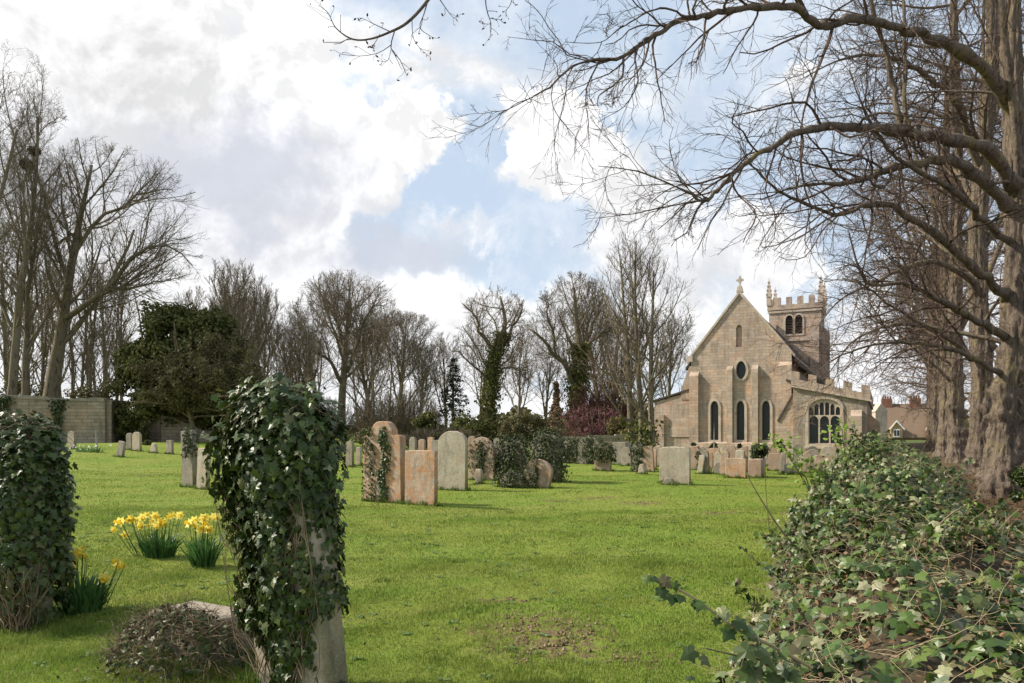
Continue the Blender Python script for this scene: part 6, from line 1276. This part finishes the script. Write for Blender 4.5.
    for (uu, ww) in ((tu0, wt), (tu1, wt), (tu0, wt+dT), (tu1, wt+dT)):
        a = Acc(); sx = .22; zz = zp; a.box(uu-sx, uu+sx, ww-sx, ww+sx, zz, zz+.9); V = [(uu-sx*1.2, ww-sx*1.2, zz+.9), (uu+sx*1.2, ww-sx*1.2, zz+.9), (uu+sx*1.2, ww+sx*1.2, zz+.9), (uu-sx*1.2, ww+sx*1.2, zz+.9), (uu, ww, zz+2.9)]
        a.add(V, [[(0, 1, 4), (1, 2, 4), (2, 3, 4), (3, 0, 4)], [(0, 3, 2, 1)]])
        for q in range(4):
            for sx2, sy2 in ((-1, -1), (1, -1), (1, 1), (-1, 1)):
                h_ = zz+1.1+q*.42; k_ = sx*1.2*(1-(h_-zz-.9)/2.0); a.box(uu+sx2*k_-.05, uu+sx2*k_+.05, ww+sy2*k_-.05, ww+sy2*k_+.05, h_, h_+.13)
        a.build('pinnacle', M['dress'], church)
make_church()

# ------------------------------------------------------------------ walls and far buildings
def long_wall(label, pts, h, th, m, name='stone_wall', cap=.1):
    """pts: list of (x,y,height); a wall with rubble top along them"""
    x0, y0 = pts[0][:2]; root = empty(name, (x0, y0, 0)); tag(root, label, 'wall'); a = Acc(); c = Acc(); rg = np.random.default_rng(int(abs(x0)*10))
    for (xa, ya, ha), (xb, yb, hb) in zip(pts[:-1], pts[1:]):
        L = sqrt((xb-xa)**2+(yb-ya)**2); n = max(2, int(L/.8)); dx, dy = (xb-xa)/L, (yb-ya)/L; nx, ny = -dy*th/2, dx*th/2
        for i in range(n):
            t0, t1 = i/n, (i+1)/n; A = np.array([xa+(xb-xa)*t0-x0, ya+(yb-ya)*t0-y0]); B = np.array([xa+(xb-xa)*t1-x0, ya+(yb-ya)*t1-y0]); zt0 = ha+(hb-ha)*t0; zt1 = ha+(hb-ha)*t1; zb_ = -.3
            a.add([(A[0]+nx, A[1]+ny, zb_), (B[0]+nx, B[1]+ny, zb_), (B[0]+nx, B[1]+ny, zt1), (A[0]+nx, A[1]+ny, zt0), (A[0]-nx, A[1]-ny, zb_), (B[0]-nx, B[1]-ny, zb_), (B[0]-nx, B[1]-ny, zt1), (A[0]-nx, A[1]-ny, zt0)], [[(0, 1, 2, 3), (5, 4, 7, 6), (3, 2, 6, 7)]+([(0, 3, 7, 4)] if i == 0 else [])+([(1, 5, 6, 2)] if i == n-1 else [])])
            jh = rg.uniform(.0, .16); k = 1.25
            c.add([(A[0]+nx*k, A[1]+ny*k, zt0+.003), (B[0]+nx*k, B[1]+ny*k, zt1+.003), (B[0]+nx*k, B[1]+ny*k, zt1+cap+jh), (A[0]+nx*k, A[1]+ny*k, zt0+cap+jh), (A[0]-nx*k, A[1]-ny*k, zt0+.003), (B[0]-nx*k, B[1]-ny*k, zt1+.003), (B[0]-nx*k, B[1]-ny*k, zt1+cap+jh), (A[0]-nx*k, A[1]-ny*k, zt0+cap+jh)], [[(0, 1, 2, 3), (5, 4, 7, 6), (3, 2, 6, 7), (0, 3, 7, 4), (1, 5, 6, 2)]])
    root['kind'] = 'thing'; a.build('wall_body', m, root); c.build('coping', M['stone_grey'], root); return root
Yw = 46
wall_l = long_wall('tall coursed stone wall along the left edge with an ivy patch', [(*at(-260, Yw), zpx(398, Yw)), (*at(-5, Yw), zpx(398, Yw)), (*at(107, Yw), zpx(402, Yw)), (*at(126, Yw+6), zpx(402, Yw))], 3, .5, M['yardwall'])
long_wall('lower ruined wall with a raised hump under the yew', [(*at(127, 50), zpx(440, 50)), (*at(143, 49), zpx(434, 49)), (*at(163, 48), zpx(418, 48)), (*at(178, 48), zpx(421, 48)), (*at(200, 48), zpx(432, 48)), (*at(225, 48), zpx(434, 48))], 2, .5, M['yardwall'], 'ruined_wall')
def wall_ivy(label, px, Y, py0, py1, wpx, n, seed):
    rg = np.random.default_rng(seed); x, y = at(px, Y); w = wpx/F*Y/2; z1, z0 = zpx(py0, Y), zpx(py1, Y); u = rg.normal(size=n)*.4; zz = z1-(z1-z0)*rg.random(n)**1.3; P = np.stack([u*w*(.5+.5*(zz-z0)/(z1-z0)), -np.abs(rg.normal(size=n))*.08, zz], 1); a = Acc()
    leaves(a, rg, P, np.array([0, -1., .2])+0*P, np.array([0, 0, -1.])+0*P, rg.uniform(.08, .18, n), LEAF_D, LEAF_D_F, .5, .5); o = a.build('wall_ivy', M['ivy_far']); o.location = (x, y, 0); tag(o, label, 'ivy')
wall_ivy('ivy patch hanging down the middle of the left wall', 58, 45.7, 399, 432, 20, 700, 1)
wall_ivy('dark ivy on the left wall at the edge of the picture', 2, 45.7, 396, 414, 26, 900, 2)
long_wall('low stone wall behind the ivy mop stones', [(*at(548, 44), .95), (*at(655, 44), 1.0)], 1, .4, M['yardwall'], 'low_wall')
def stake():
    x, y = at(97, 36); z = float(gh(x, y)); a = Acc(); a.tube([(0, 0, -.1), (.01, 0, .45), (0, 0, .95)], [.045, .04, .038], 7); o = a.build('wooden_stake', M['wood']); o.location = (x, y, z); o.rotation_euler = (0, radians(-4), 0); tag(o, 'short pale wooden stake on the far lawn near the left wall', 'stake')
stake()

def cottage():
    Y = 105; root = empty('cottage', (*at(905, Y), 0), (0, 0, radians(-22))); tag(root, 'brown tiled cottage with white gabled dormer seen past the church', 'house'); s = Y/F
    W = 45*s; zr = zpx(403, Y); ze = zpx(436, Y)
    a = Acc(); a.box(-W, W, 0, 7, -.2, ze); a.build('wall', M['plaster'], root)
    r = Acc(); r.add([(-W-.3, -.5, ze-.1), (W+.3, -.5, ze-.1), (W+.3, 3.5, zr), (-W-.3, 3.5, zr), (-W-.3, 7.5, ze-.1), (W+.3, 7.5, ze-.1), (-W-.3, -.5, ze-.3), (W+.3, -.5, ze-.3)], [[(0, 1, 2, 3), (3, 2, 5, 4), (6, 7, 1, 0)]]); r.build('roof', M['tile'], root)
    g = Acc(); g.prism([(-W-.02, ze), (W+.02, ze), (W+.02, ze+.02), (-W-.02, ze+.02)], 0.5, 6.5); 
    for x in (-W, W):
        q = Acc(); q.add([(x, -.0, ze), (x, 7, ze), (x, 3.5, zr-.25)], [[(0, 1, 2)]]); q.build('gable_end', M['plaster'], root)
    for (cx, lb) in ((24*s, 1), (-8*s, 0)):
        d = Acc(); dw = 5*s; z0 = zpx(438, Y); z1 = zpx(429, Y); zt = zpx(422, Y); d.prism([(cx-dw, z0), (cx+dw, z0), (cx+dw, z1), (cx, zt), (cx-dw, z1)], -.8, 2.5); dm = d.build('dormer', M['plaster'], root)
        f = Acc(); f.box(cx-dw*.55, cx+dw*.55, -.86, -.803, z0+.15, z1-.02); wf = f.build('window', M['white'], dm)
        for k in (-1, 1):
            p = Acc(); c0 = cx+k*dw*.27; p.box(c0-dw*.2, c0+dw*.2, -.885, -.863, z0+.3, z1-.18); p.build('pane', M['glass'], wf)
        for k in (-1, 1):
            b_ = Acc(); P = [(cx, zt+.28), (cx+k*(dw+.3), z1+.02), (cx+k*(dw+.3), z1-.2), (cx, zt+.02)]; P = P if k > 0 else P[::-1]; b_.prism(P, -1.0, -.81); b_.build('bargeboard', M['white'], dm)
    for cx in (-38*s, -14*s, 12*s, 34*s):
        c = Acc(); c.box(cx-.7, cx+.7, 3.0, 4.2, zr-1.0, zr+.8); ch = c.build('chimney', M['brick'], root)
        for k in range(4):
            p = Acc(); p.tube([(cx-.5+k*.33, 3.6, zr+.8), (cx-.5+k*.33, 3.6, zr+1.2)], [.13, .11], 8); p.build('chimney_pot', M['brick'], ch)
cottage()
def gate_pier():
    Y = 92; x, y = at(879, Y); a = Acc(); a.box(-.75, .75, -.6, .6, 0, zpx(412, Y)); a.prism([(-.85, zpx(412, Y)+.003), (.85, zpx(412, Y)+.003), (.1, zpx(404, Y)), (-.1, zpx(404, Y))], -.65, .65); o = a.build('stone_pier', M['dress']); o.location = (x, y, 0); tag(o, 'pale yellow stone pier between church and cottage', 'pier')
gate_pier()
